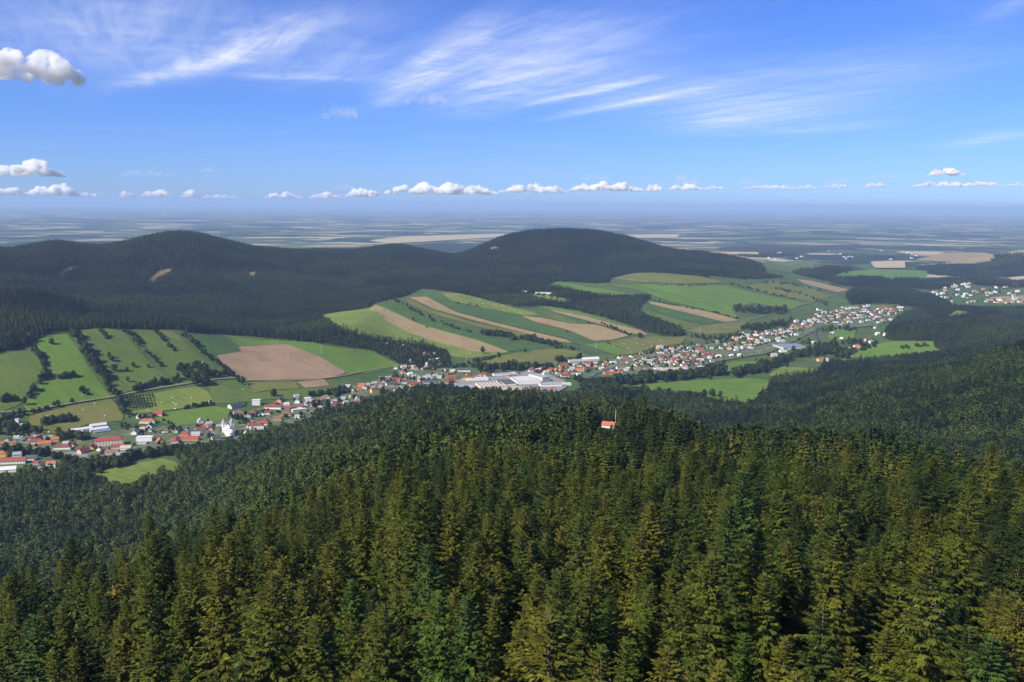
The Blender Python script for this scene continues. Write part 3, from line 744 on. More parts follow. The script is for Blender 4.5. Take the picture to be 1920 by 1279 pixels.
def house(x, y, wpx, wc, rc, label, group=None, ang=None, style='gable', hgt=None, wid=None, nwin=None, rmin=1350.0, cat='house', name='house'):
    X, Y = at_px(x, y, rmin); d = math.hypot(X, Y)
    L = max(7.0, wpx * math.hypot(d, 470) / F_PX * (1.08 if d < 2600 else .95))
    if ang is None: ang = random.choice([.25, .25, .25 + math.pi / 2]) + random.uniform(-.25, .25)
    Wd = wid or min(max(L * .72, 6.5), 12.5)
    h = hgt or random.uniform(5.0, 7.4)
    Z = float(H(X, Y)) - .3
    root = empty(name, (X, Y, Z), ang)
    tag(root, label, cat, group)
    if style != 'gable': MB().box(-L/2, L/2, -Wd/2, Wd/2, -2.5, h).build('wall', 'wall_' + WALLS[wc], root)
    if style == 'gable':
        rh = Wd * random.uniform(.32, .42); o_ = .55
        pr = [(-Wd/2, -2.5), (Wd/2, -2.5), (Wd/2, h), (0, h + rh * .98), (-Wd/2, h)]
        mesh_obj('wall', [(-L/2, a_, b_) for a_, b_ in pr] + [(L/2, a_, b_) for a_, b_ in pr], [(4,3,2,1,0), (5,6,7,8,9)] + [(i, (i+1) % 5, 5 + (i+1) % 5, 5 + i) for i in range(5)], 'wall_' + WALLS[wc], root)
        t = .3
        prof = [(-Wd/2 - o_, h - o_ * rh / (Wd/2)), (0, h + rh), (Wd/2 + o_, h - o_ * rh / (Wd/2)), (Wd/2 + o_, h - o_ * rh / (Wd/2) + t), (0, h + rh + t), (-Wd/2 - o_, h - o_ * rh / (Wd/2) + t)]
        b0 = [(p[0], p[1]) for p in prof]
        k = len(b0); V = [(-L/2 - .5, q[0], q[1]) for q in b0] + [(L/2 + .5, q[0], q[1]) for q in b0]
        Fc = [(0,1,4,5), (1,2,3,4), (k+5,k+4,k+1,k), (k+4,k+3,k+2,k+1)] + [((i+1) % k, i, k + i, k + (i+1) % k) for i in range(k)]
        ro = mesh_obj('roof', V, Fc, 'roof_' + ROOFS[rc], root)
        MB().box(-.45, .45, -.4, .4, -1.0, 1.5).build('chimney', 'wall_stone', ro, (L * .22, Wd * .12, h + rh * .75))
    elif style == 'hip':
        rh = Wd * .34; o_ = .6; k = max(L/2 - Wd/2, .3)
        V = [(-L/2-o_, -Wd/2-o_, h), (L/2+o_, -Wd/2-o_, h), (L/2+o_, Wd/2+o_, h), (-L/2-o_, Wd/2+o_, h), (-k, 0, h + rh), (k, 0, h + rh)]
        ro = mesh_obj('roof', V, [(0,1,5,4), (1,2,5), (2,3,4,5), (3,0,4), (3,2,1,0)], 'roof_' + ROOFS[rc], root)
        MB().box(-.45, .45, -.4, .4, -1.0, 1.4).build('chimney', 'wall_stone', ro, (k * .6, .8, h + rh * .9))
    else:
        ro = MB().box(-L/2-.3, L/2+.3, -Wd/2-.3, Wd/2+.3, h + .003, h + .55).build('roof', 'roof_' + ROOFS[rc], root)
    if nwin: windows(root, L, Wd, h, *nwin)
    placed.append((X, Y, max(L, Wd) * .62))
    return root

HOUSES = """
3 838 9 P o|24 836 11 Y b|14 829 8 C b|32 824 8 W g|65 820 12 S b|77 822 8 W r|91 825 11 W g|104 829 11 O o|68 833 15 W d|85 836 17 P o|40 801 6 W g|33 792 5 W g
118 844 24 W d|138 839 10 P r|172 843 16 Y r|222 842 20 C d|237 845 16 C t|211 853 20 P b|226 858 13 W g|190 864 14 W r|33 858 12 W g|60 864 16 W k|76 880 14 W b|97 875 14 W o|152 813 6 W g
260 784 8 W g|297 780 14 P r|277 793 24 C o|281 802 16 W k|253 816 12 W g|262 822 10 W k|300 831 14 O o|330 830 26 W r|357 827 27 O r|325 841 10 C d|347 819 15 P r|368 818 14 W g|391 818 14 P k|405 826 13 W k|376 794 12 W g|392 799 10 W g|412 803 10 C g|377 808 18 W d|396 808 10 P r|462 818 11 C t|495 798 14 W r|445 777 12 C b|477 777 16 W d|490 782 13 W w|464 788 10 W g|452 780 8 W b
525 754 22 O k|512 768 28 W d|538 761 12 W w|541 768 12 P r|558 757 12 W g|577 750 11 W w|580 756 12 W g|556 746 8 W g|611 748 15 C b|604 755 13 W b|537 781 16 O b|520 789 13 Y b|498 795 18 W d|588 763 12 P d|600 768 8 C g|633 762 14 W d|648 759 8 W g|663 757 8 P b|612 778 15 W t|638 780 12 W w|603 792 6 W g|640 730 12 W k|651 727 10 W w|678 727 11 O o|690 724 6 W g|688 760 13 W w|670 752 8 C g|623 766 8 W g
757 702 14 W r|769 705 8 W w|776 709 8 W g|786 710 7 W g|796 710 7 G g|740 714 10 P d|751 715 10 C r|762 717 12 P d|731 724 14 W k|702 722 8 W g|768 735 8 W k|806 720 22 W k|824 724 8 C b|762 742 11 W w|803 711 10 W g|816 707 8 W g|800 692 8 W g|811 694 6 P b|780 694 7 C b|846 710 18 P r|878 705 7 O d|904 706 13 W r|715 646 5 W g|725 648 5 W g|740 650 6 W w|755 651 5 W g|766 654 8 P r|774 657 7 W g|782 660 6 W b|775 662 5 W g|796 666 6 P b|804 667 5 W g|814 667 5 W g|806 678 5 W w|813 678 5 W g|821 677 7 W w|770 680 6 W g|760 688 5 W b
995 698 9 W d|1012 699 8 W d|1010 689 8 W b|1031 695 10 W d|1055 690 13 P r|1062 702 18 P r|1059 708 14 C d|1086 697 16 P o|1078 687 6 C g|1096 694 8 P r|1020 704 7 W g|1046 703 7 W b|1075 703 8 C b|1085 705 8 W g|1036 734 11 O r|1008 696 6 W g
1117 689 12 P r|1103 686 10 P r|1137 684 10 O o|1150 682 12 W w|1160 674 9 W g|1172 673 13 P d|1183 672 9 W w|1163 693 14 W b|1179 694 10 W g|1187 687 9 W d|1198 685 12 W b|1217 680 15 C g|1195 695 12 P b|1215 694 15 S b|1282 688 12 W r|1286 683 11 W k|1244 682 12 W d|1256 682 8 W g|1137 703 10 Y r|1150 703 12 W r|1163 701 8 P r|1158 706 8 W g|1142 726 5 W w|1106 723 5 W w|1238 653 10 W g|1236 664 10 W k|1250 659 10 W k|1247 665 9 P b|1263 662 8 W g|1274 661 9 C k|1285 661 9 W k|1296 660 10 W g|1312 658 14 P r|1265 671 9 W g|1272 671 9 C g|1284 673 12 Y b|1298 675 11 Y b|1262 679 9 P r|1300 680 9 P d|1313 677 13 W w|1311 685 9 C b|1313 690 10 W w|1202 665 7 P d|1225 664 7 W b|1270 681 8 W d
1332 666 10 C r|1330 673 9 W g|1335 680 9 C b|1347 671 9 W w|1354 655 10 W k|1368 656 12 W o|1380 659 8 W g|1393 655 11 W g|1407 655 11 W g|1371 669 8 W w|1386 669 7 W w|1433 679 15 W b|1451 669 11 P g|1468 669 6 W g|1385 636 7 W b|1392 634 7 W g|1377 635 8 P d|1416 629 9 W k|1430 629 9 W g|1440 628 7 W g|1447 627 7 W g|1458 629 11 P o|1464 621 9 C g|1433 640 8 W g|1437 640 6 C g|1428 635 6 W g|1413 638 9 C o|1477 624 7 W g|1483 625 7 W g|1493 630 7 W g|1485 630 6 W g|1472 625 6 W g|1488 614 10 P o|1510 615 13 C o|1507 610 8 W g|1524 612 11 P o|1493 604 9 W g|1508 605 7 C g|1518 603 7 W g|1530 603 9 W g|1527 599 8 C o|1536 582 10 W k|1345 645 7 P b|1427 646 7 W g|1420 640 6 W g
1545 588 8 C g|1530 592 6 W g|1555 596 7 W g|1567 606 10 W w|1583 608 9 P o|1588 602 10 P o|1604 599 10 W g|1606 592 13 W w|1597 592 8 C b|1622 583 15 C w|1601 579 19 C w|1610 586 10 W w|1628 603 8 W g|1645 597 8 W g|1655 602 8 P r|1663 594 9 W g|1662 580 12 P r|1675 581 14 P r|1688 578 10 W w|1648 607 8 W g|1635 590 8 W d|1641 616 5 W g|1645 628 7 W w|1660 629 7 C g|1580 636 11 W w|1606 652 11 C o|1604 656 8 P b|1590 656 8 W g|1583 666 6 W g|1538 677 12 P o|1552 678 8 W g|1625 639 8 P b|1633 643 7 W g|1572 597 7 W g|1560 588 6 C o|1615 606 8 W g|1593 607 8 W g|1633 596 7 W b|1641 600 7 P d|1650 590 7 W g|1575 612 6 W g|1548 605 7 W o|1536 606 7 C g|1670 601 6 W g|1612 597 8 W d|1560 627 6 W w
"""
rows = [ln for ln in HOUSES.strip().splitlines()]
where = ['uphill of the curving main road', 'around the red roofed school', 'near the white church', 'uphill of the church street', 'by the tall yellow building and allotments', 'beside the factory', 'along the broad road beyond the factory', 'in the riverside village', 'in the far riverside village']
random.seed(11)
for zone, ln in enumerate(rows):
    for it in ln.split('|'):
        x, y, wp, wc, rc = it.split(); x, y, wp = float(x), float(y), float(wp)
        size = 'tiny' if wp < 7 else 'small' if wp < 10.5 else 'mid-sized' if wp < 15 else 'large'
        st = 'flat' if rc == 'w' and wp >= 10 else ('hip' if wp >= 15 and random.random() < .4 else 'gable')
        if zone == 5 and x < 1110: pass
        form = {'gable': 'gabled', 'hip': 'hipped', 'flat': 'flat'}[st]
        lab = f"{size} {WNAME[wc]} walled house with {RNAME[rc]} {form} roof {where[zone]}"
        house(x, y, wp, wc, rc, lab, 'village houses in the valley', style=st)

# landmark buildings
house(206, 836, 40, 'C', 'r', 'long four storey cream school with a red roof and window rows', ang=.34, style='hip', hgt=13, wid=15, nwin=(4, 9), cat='school', name='school')
house(157, 851, 17, 'P', 'd', 'tall pink gabled house with maroon roof beside the paved yard', ang=1.15, hgt=8, wid=11)
house(22, 871, 40, 'W', 'r', 'long white building under a bright red roof at the village end', ang=.22, style='gable', hgt=8, wid=13, nwin=(2, 10), cat='building', name='long_building')
house(4, 858, 14, 'Y', 'o', 'yellow block with orange roof above the long red roofed building', ang=.22, style='hip', hgt=9, nwin=(2, 4))
house(16, 884, 22, 'W', 'w', 'white pitched shed below the long red roofed building', ang=.3, hgt=5, wid=12, cat='shed', name='shed')
house(150, 808, 34, 'W', 'w', 'longest white roofed farm shed beside the olive meadow', ang=.62, hgt=4, wid=9, cat='shed', name='farm_shed')
house(184, 800, 24, 'W', 'w', 'white farm shed highest up the olive meadow slope', ang=.62, hgt=4, wid=9, cat='shed', name='farm_shed')
house(186, 807, 26, 'W', 'w', 'white farm shed between two other sheds', ang=.62, hgt=4, wid=9, cat='shed', name='farm_shed')
house(192, 811, 24, 'G', 'l', 'pale blue roofed farm shed next to a green paddock', ang=.62, hgt=3.5, wid=8, cat='shed', name='farm_shed')
house(272, 828, 24, 'W', 'w', 'big white hall with a flat white roof in the village street', ang=.15, style='flat', hgt=10, wid=16, cat='hall', name='hall')
house(267, 834, 14, 'W', 'g', 'lower white annex in front of the big white hall', ang=.15, style='flat', hgt=5, cat='hall', name='annex')
house(480, 806, 26, 'W', 'd', 'three storey white building with maroon roof next to the church', ang=.2, style='hip', hgt=11, wid=14, nwin=(3, 6), cat='building', name='manor')
house(468, 803, 13, 'W', 'd', 'white wing with maroon roof adjoining the three storey building', ang=.2 + math.pi/2, style='hip', hgt=9, wid=10, cat='building', name='wing')
house(441, 764, 22, 'S', 'k', 'dark slate barn with a huge sloping roof', ang=.95, style='gable', hgt=6, wid=15, cat='barn', name='barn')
house(481, 759, 13, 'W', 'w', 'white cube shaped apartment block at the field edge', ang=.1, style='flat', hgt=12, wid=12, nwin=(4, 4), cat='building', name='apartment_block')
house(561, 774, 24, 'C', 'w', 'long cream flat roofed block beside the village street', ang=.5, style='flat', hgt=9, wid=10, nwin=(3, 7), cat='building', name='flat_block')
house(566, 800, 15, 'S', 't', 'roofless pale ruin by the lower street', ang=.3, style='flat', hgt=6, cat='ruin', name='ruin')
house(706, 738, 20, 'Y', 'd', 'tall bright yellow block with maroon roof beside the street', ang=.5, style='flat', hgt=13, wid=13, nwin=(4, 5), cat='building', name='yellow_block')
house(694, 747, 24, 'Y', 'k', 'low yellow hall with dark slate roof below the tall yellow block', ang=.42, style='hip', hgt=5, wid=14, nwin=(1, 6), cat='hall', name='yellow_hall')
house(722, 709, 20, 'O', 'g', 'orange brick shell under construction beside a dark tree', ang=.2, style='flat', hgt=3.5, wid=12, cat='building', name='building_shell')
house(781, 727, 24, 'O', 'd', 'large orange block with maroon roof at the crossroads', ang=.25, style='hip', hgt=11, wid=15, nwin=(3, 6), cat='building', name='orange_block')
house(846, 720, 19, 'W', 'r', 'white supermarket with a pointed bright red roof', ang=.2, style='hip', hgt=5, wid=16, cat='shop', name='supermarket')
house(878, 714, 20, 'Y', 'd', 'yellow three storey block behind the factory', ang=.1, style='flat', hgt=10, wid=11, nwin=(3, 5), cat='building', name='yellow_block')
house(870, 698, 22, 'W', 'k', 'white villa with dark slate roof among trees above the yellow block', ang=.1, style='hip', hgt=7, wid=12)
house(940, 704, 30, 'W', 'l', 'white modern office with a blue grey roof above the factory', ang=.3, style='flat', hgt=7, wid=12, cat='office', name='office')
house(962, 702, 10, 'W', 'w', 'small white cube beside the modern office', ang=.3, style='flat', hgt=5, cat='building', name='annex')
house(1080, 681, 30, 'C', 'g', 'long cream shed behind a spruce clump', ang=.32, style='gable', hgt=7, wid=13, cat='shed', name='long_shed')
house(1107, 677, 34, 'W', 'w', 'long white shed under a pale roof beside the vivid green wedge', ang=.32, style='gable', hgt=7, wid=14, cat='shed', name='long_shed')
house(1234, 694, 15, 'W', 'w', 'white flat roofed depot beside the long tan shed', ang=.3, style='flat', hgt=6, wid=12, cat='depot', name='depot')
house(1264, 695, 48, 'S', 't', 'very long low shed with tan roof along the side street', ang=.3, style='gable', hgt=4.5, wid=14, cat='shed', name='long_shed')
house(1481, 652, 50, 'G', 'l', 'riverside works with a wide flat blue grey roof', ang=.25, style='flat', hgt=8, wid=70, cat='factory', name='works_hall')
house(1468, 660, 14, 'W', 'w', 'white store in front of the riverside works', ang=.25, style='flat', hgt=6, cat='store', name='store')
house(1525, 645, 12, 'W', 'w', 'white shed at the river end of the riverside works', ang=.25, hgt=5, cat='shed', name='shed')
house(1464, 642, 14, 'C', 'w', 'cream hall behind the riverside works', ang=.25, style='flat', hgt=8, cat='hall', name='hall')
house(1020, 551, 34, 'W', 'g', 'long low white farm by the pasture inside the wood', ang=-.15, style='gable', hgt=4, wid=10, cat='farm', name='farmhouse')
house(982, 549, 12, 'W', 'w', 'short white barn next to the farm in the wood', ang=-.15, style='gable', hgt=4, cat='barn', name='barn')
house(1141, 803, 20, 'W', 'o', 'lone white mountain hut with an orange roof on the wooded spur', ang=-.35, style='gable', hgt=4.5, wid=9, rmin=640, cat='hut', name='mountain_hut')
hutX, hutY, _ = placed[-1]; placed[-1] = (hutX, hutY, 12)
lx = np.array([(hutX + 15 * math.cos(t) * (1 + .2 * math.sin(3 * t)), hutY - 12 + 17 * math.sin(t)) for t in np.linspace(0, 2 * math.pi, 28, endpoint=False)])
drape('lawn', 'bright_meadow', lx, .5, 'small green lawn in front of the mountain hut')

# church with twin towers
def church(x, y):
    X, Y = at_px(x, y); Z = float(H(X, Y)) - .5
    root = empty('church', (X, Y, Z), .45)
    tag(root, 'white church with twin capped towers and a rounded apse', 'church')
    MB().box(-9, 9, -17, 14, -3, 13).build('nave', 'wall_white', root)
    MB().prism([(-10, 12.9), (0, 20), (10, 12.9), (10, 13.3), (0, 20.5), (-10, 13.3)], -17.6, 14).build('nave_roof', 'roof_white', root)
    MB().lathe([(7.5, -3), (7.5, 11), (8.2, 11.2), (6.6, 14), (3.4, 16.2), (.3, 17.4)], 0, -17, 20).build('apse', 'wall_white', root)
    for sx in (-1, 1):
        t = MB().box(sx * 8 - 3.6, sx * 8 + 3.6, 11.6, 18.8, -3, 25).build('tower', 'wall_white', root)
        MB().lathe([(4.4, 25), (4.4, 25.7), (3.8, 27.5), (2.4, 29), (1.1, 30), (1.1, 31.4), (.2, 33.5)], sx * 8, 15.2, 12).build('tower_cap', 'roof_grey', t)
        for zz in (9, 16, 21.5):
            MB().box(-.7, .7, -.06, .06, -1.3, 1.3).build('window', 'glass_dark', t, (sx * 8, 11.55, zz))
    for sx in (-1, 1):
        for k in range(4):
            MB().box(-.06, .06, -.9, .9, -2.6, 2.6).build('window', 'glass_dark', root, (sx * 9.03, -12 + k * 7, 6.5))
    placed.append((X, Y, 26))
church(430, 816)

# factory: each hall a thing with its roof bays
def hall(name, x, y, L, Wd, h, ang, bays, wall, roofm, label, bay_h=2.6, light=None, zoff=0):
    X, Y = at_px(x, y); Z = float(H(X, Y)) - .3
    root = empty(name, (X, Y, Z), ang)
    tag(root, label, 'factory hall', 'factory halls')
    MB().box(-L/2, L/2, -Wd/2, Wd/2, -4, h).build('wall', wall, root)
    bw = L / max(bays, 1)
    if bays == 0:
        MB().box(-L/2 - .2, L/2 + .2, -Wd/2 - .2, Wd/2 + .2, h + .003, h + .5).build('roof', roofm, root)
    for k in range(bays):
        x0 = -L/2 + k * bw
        rb = MB().prism([(x0 + .05, h + .01), (x0 + bw - .05, h + .01), (x0 + bw - .05, h + .6), (x0 + bw * .32, h + bay_h), (x0 + .05, h + .5)], -Wd/2 - .25, Wd/2 + .25).build('roof_bay', roofm, root)
        if light:
            MB().poly([(x0 + .02, -Wd/2 + 1, h + .75), (x0 + bw*.30, -Wd/2 + 1, h + bay_h - .1), (x0 + bw*.30, Wd/2 - 1, h + bay_h - .1), (x0 + .02, Wd/2 - 1, h + .75)]).build('skylight', light, rb)
    placed.append((X, Y, max(L, Wd) * .6))
    return root
hall('factory_hall', 873, 733, 56, 58, 9, .10, 3, 'wall_white', 'roof_grey', 'factory hall with a smooth pale grey roof beside the supermarket', 1.6)
hall('factory_hall', 895, 714, 58, 18, 8, .25, 0, 'wall_white', 'roof_white', 'long flat white roofed factory store')
hall('factory_hall', 922, 728, 74, 62, 9, .28, 8, 'wall_cream', 'roof_grey', 'cream factory hall with light grey sawtooth roof', 2.6, 'roof_tan')
hall('factory_hall', 949, 722, 42, 52, 9, .28 , 7, 'wall_cream', 'roof_slate', 'factory hall with dark ridged sawtooth roof', 2.8)
hall('factory_hall', 985, 717, 70, 66, 10, .28 + math.pi/2, 5, 'wall_white', 'roof_brown', 'large factory hall with brown roof bays divided by white gutters', 2.2, 'roof_white')
hall('factory_hall', 1011, 714, 26, 62, 15, .62, 0, 'wall_cream', 'roof_grey', 'tall cream factory block with flat roof')
hall('factory_hall', 1032, 725, 58, 24, 8, .25, 6, 'wall_white', 'roof_grey', 'long white factory wing with rooftop vents toward the river', 1.4)
hall('factory_hall', 1003, 731, 32, 24, 7, .25, 2, 'wall_cream', 'roof_brown', 'low cream factory wing with brown roof', 1.8)
hall('factory_hall', 966, 732, 30, 22, 8, .25, 0, 'wall_cream', 'roof_tan', 'cream factory office with flat roof in front of the halls')
hall('factory_hall', 960, 708, 26, 14, 5, .25, 0, 'wall_cream', 'roof_maroon', 'low factory shed with a reddish flat roof')
hall('factory_hall', 1058, 722, 36, 14, 5, .25, 0, 'wall_white', 'roof_white', 'outlying white factory shed near the river')

STREETS = [("0 830 50 826 110 832 150 838", 12, 0), ("20 856 60 868 110 872", 6, 0), ("180 852 230 848 290 834 340 832 400 826 440 822", 26, 1), ("250 806 300 812 350 810 410 806", 14, 2), ("450 782 500 776 540 764 600 758 660 752", 26, 3), ("500 792 560 782 620 772 680 758", 12, 3),
           ("660 738 720 722 780 714 830 708", 26, 4), ("700 728 760 728 820 716", 14, 4), ("740 690 800 690 850 696", 10, 4), ("990 692 1040 698 1100 690 1140 690", 24, 5), ("1110 682 1170 680 1230 676 1290 670 1340 664", 34, 6), ("1140 700 1200 692 1260 686 1320 680", 24, 6), ("1230 660 1300 656 1370 650 1420 646", 22, 7), ("1380 634 1440 628 1500 614 1540 600", 30, 7), ("1400 650 1440 640 1480 632", 12, 7), ("1540 600 1600 592 1660 590 1690 582", 34, 8), ("1560 586 1610 580 1680 578", 18, 8)]
for s_, nh, zone in STREETS:
    pl_ = np.array(px_poly(s_)); seg = np.hypot(*np.diff(pl_, axis=0).T); cum = np.concatenate([[0], np.cumsum(seg)])
    for k in range(nh):
        u = (k + random.random()) / nh * cum[-1]; j = min(np.searchsorted(cum, u, side='right') - 1, len(seg) - 1); f = (u - cum[j]) / seg[j]
        x = pl_[j][0] + (pl_[j+1][0] - pl_[j][0]) * f; y = pl_[j][1] + (pl_[j+1][1] - pl_[j][1]) * f + random.gauss(0, 3.5)
        q = at_px(x, y)
        if any(math.hypot(q[0] - a_, q[1] - b_) < c_ + 6 for a_, b_, c_ in placed): continue
        if any((np.hypot(xy[:, 0] - q[0], xy[:, 1] - q[1]) < wd * .5 + 6).any() for xy, wd in roads_xy): continue
        wc = random.choice('WWWWWCCCCPYS'); rc = random.choice('rddoggggbbbkt'); wp = random.uniform(5.5, 9)
        small_house(x, y, wp, wc, rc)
# far right village and the far hamlet
for k in range(64):
    x = random.uniform(1752, 1918); y = random.uniform(534, 572) - (x - 1835) * .03
    if k < 10: x, y = random.uniform(1775, 1822), random.uniform(530, 540)
    wc = random.choice('WWWWWCCPS'); rc = random.choice('gggwwbdo')
    small_house(x, y, random.uniform(4.5, 8.5), wc, rc)
for k in range(26):
    x = random.choice([random.uniform(1432, 1505), random.uniform(1545, 1600), random.uniform(1650, 1720)]); y = random.uniform(470, 487)
    wc = random.choice('WWWC'); rc = random.choice('ggwb')
    small_house(x, y, random.uniform(3.5, 6), wc, rc)
jo = mesh_obj('distant_houses', JOIN['v'], JOIN['f'], None); tag(jo, 'mass of small white and red roofed houses filling the valley villages', kind='stuff')
for mt in JOIN['mats']: jo.data.materials.append(MAT[mt])
jo.data.polygons.foreach_set('material_index', np.array(JOIN['m'], np.int32))

# power pylons and masts
def pylon(x, y, h, label):
    X, Y = at_px(x, y); root = empty('power_pylon', (X, Y, float(H(X, Y)) - .5), .7)
    tag(root, label, 'pylon', 'pylons crossing the fields')
    for sx in (-1, 1):
        for sy in (-1, 1): MB().tube((sx*2.6, sy*2.6, 0), (sx*.35, sy*.35, h), .24, .16, 5).build('leg', 'steel', root)
    br = MB()
    for k in range(8):
        z0, z1 = h * k / 8, h * (k + 1) / 8; a0 = 2.6 - 2.25 * k / 8; a1 = 2.6 - 2.25 * (k + 1) / 8
        for s in (-1, 1):
            br.tube((-a0, s*a0, z0), (a1, s*a1, z1), .09, .09, 4); br.tube((s*a0, a0, z0), (s*a1, -a1, z1), .09, .09, 4)
    br.build('bracing', 'steel', root)
    for z, wv in ((h * .74, 5.5), (h * .86, 4.2), (h * .97, 2.8)):
        MB().tube((-wv, 0, z), (wv, 0, z), .22, .22, 5).build('cross_arm', 'steel', root)
for x, y, h, l in ((486, 676, 31, 'lattice pylon deep in the ploughed field near its hedge'), (543, 677, 30, 'lattice pylon in the ploughed field near the bright green strip'), (603, 664, 28, 'lattice pylon at the upper edge of the bright green strip'),
                   (883, 664, 27, 'lattice pylon on the yellow green field edge'), (1118, 655, 25, 'lattice pylon by the vivid green wedge'), (875, 686, 27, 'lattice pylon above the white villa'), (1312, 622, 25, 'lattice pylon on the far olive meadow')):
    pylon(x, y, h, l)
a = math.atan2(hutX, hutY); mx, my = hutX + 8 * math.cos(a), hutY - 8 * math.sin(a)
ms = empty('radio_mast', (mx, my, float(H(mx, my)) - .5)); tag(ms, 'slender white mast beside the orange roofed mountain hut', 'mast')
MB().tube((0, 0, 0), (0, 0, 24), .30, .14, 8).build('pole', 'wall_white', ms)
MB().tube((-.9, 0, 20), (.9, 0, 20), .08, .08, 5).build('cross_arm', 'steel', ms)
placed.append((mx, my, 3))

ANCH = [((430, 810), 'the white church'), ((206, 830), 'the red roofed school'), ((22, 868), 'the long red roofed building'), ((170, 805), 'the white farm sheds'), ((250, 755), 'the small orchard'),
        ((530, 680), 'the large ploughed field'), ((700, 740), 'the tall yellow block'), ((780, 660), 'the allotment huts'), ((960, 720), 'the factory halls'), ((1090, 678), 'the long cream shed'), ((1264, 695), 'the long tan roofed shed'),
        ((1480, 650), 'the riverside works'), ((1600, 590), 'the far riverside village'), ((1830, 550), 'the village beyond the dark woods'), ((170, 680), 'the thick middle tree belt'), ((70, 700), 'the curved tree belt'), ((360, 700), 'the copse under the pastures'),
        ((560, 770), 'the long cream flat roofed block'), ((900, 600), 'the long striped fields'), ((960, 635), 'the bushy hedge of the striped fields'), ((1130, 620), 'the broad tan stubble field'), ((1290, 560), 'the wide green hillside field'), ((1420, 580), 'the copse on the far slope'), ((1480, 545), 'the rough olive pasture'),
        ((1300, 735), 'the big vivid green meadow'), ((1230, 650), 'the bale strewn pasture above the road'), ((1650, 660), 'the green meadow terraces'), ((640, 610), 'the large yellow green field'), ((120, 790), 'the olive mown meadow'), ((320, 750), 'the mown yellow green meadow'), ((300, 850), 'the lower wood edge'), ((1060, 560), 'the farm in the wood'), ((870, 690), 'the white villa')]
def near_what(x, y):
    return min(ANCH, key=lambda a: (a[0][0] - x) ** 2 + 4 * (a[0][1] - y) ** 2)[1]

# wrapped bales on the meadows
bale_me = None
BALES = "155 742 178 758 156 770 88 782 197 781 92 812 324 747 359 748 304 756 325 757 330 760 366 757 392 755 328 768 277 770 395 700 455 732 463 722 1150 649 1170 646 1178 654 1195 646 1206 647 1218 643 1239 639 1223 650 1182 661 1212 655 1335 556 1412 559 1360 580 900 562 915 568 925 573 905 570 930 576 942 574 955 581 964 583 945 582 975 587 880 556 890 561 380 681 370 682"
v = [float(t) for t in BALES.split()]
for k in range(0, len(v), 2):
    X, Y = at_px(v[k], v[k+1]); Z = float(H(X, Y)) + 1.0
    if bale_me is None:
        b_ = MB().tube((-1.6, 0, 1.0), (1.6, 0, 1.0), 1.05, 1.05, 14)
        o = b_.build('hay_bale', 'bale_wrap'); bale_me = o.data
    else:
        o = bpy.data.objects.new('hay_bale', bale_me); C.objects.link(o)
    o.location = (X, Y, Z + .1); o.rotation_euler = (0, 0, random.uniform(0, 3))
    tag(o, 'white wrapped hay bale lying on grass near ' + near_what(v[k], v[k+1]), 'hay bale', 'white wrapped bales on the meadows')

# ------------------------------------------------------------------ trees: meshes
def tone_mesh(name, V, Fc, tone, mat, out=None, soft=.6):
    if out is not None:      # foliage shades as the rounded mass it is: sprays face outward
        Va = np.array(V); O = out(Va); O /= np.linalg.norm(O, axis=1)[:, None] + 1e-9
        Fa = np.array(Fc); fn = np.cross(Va[Fa[:, 1]] - Va[Fa[:, 0]], Va[Fa[:, 2]] - Va[Fa[:, 0]]); fn /= np.linalg.norm(fn, axis=1)[:, None] + 1e-9
        flip = (fn * O[Fa[:, 0]]).sum(1) < 0
        Fa[flip] = Fa[flip][:, ::-1]; fn[flip] *= -1; Fc = [tuple(f) for f in Fa.tolist()]
        vn = np.zeros_like(Va); [np.add.at(vn, Fa[:, k], fn) for k in range(3)]
        vn /= np.linalg.norm(vn, axis=1)[:, None] + 1e-9
        vn = vn * (1 - soft) + O * soft; vn /= np.linalg.norm(vn, axis=1)[:, None] + 1e-9
    me = bpy.data.meshes.new(name); me.from_pydata(V, [], Fc); me.update()
    if out is not None:
        me.polygons.foreach_set('use_smooth', np.ones(len(me.polygons), bool))
        me.normals_split_custom_set_from_vertices([tuple(v) for v in vn])
    at = me.attributes.new('tone', 'FLOAT', 'FACE'); at.data.foreach_set('value', np.asarray(tone, np.float32))
    me.materials.append(MAT[mat])
    return me

def kite(V, Fc, T, p, d, side, ln, wd, tone, fold=0.12):
    """a spray of needles or leaves: a thin four-cornered blade"""
    b = len(V); m = p + d * ln * .42
    nrm = d.cross(side)
    V += [tuple(p), tuple(m + side * wd * .5 - nrm * fold * wd), tuple(p + d * ln), tuple(m - side * wd * .5 - nrm * fold * wd)]
    Fc += [(b, b + 1, b + 2), (b, b + 2, b + 3)]; T += [tone, tone]

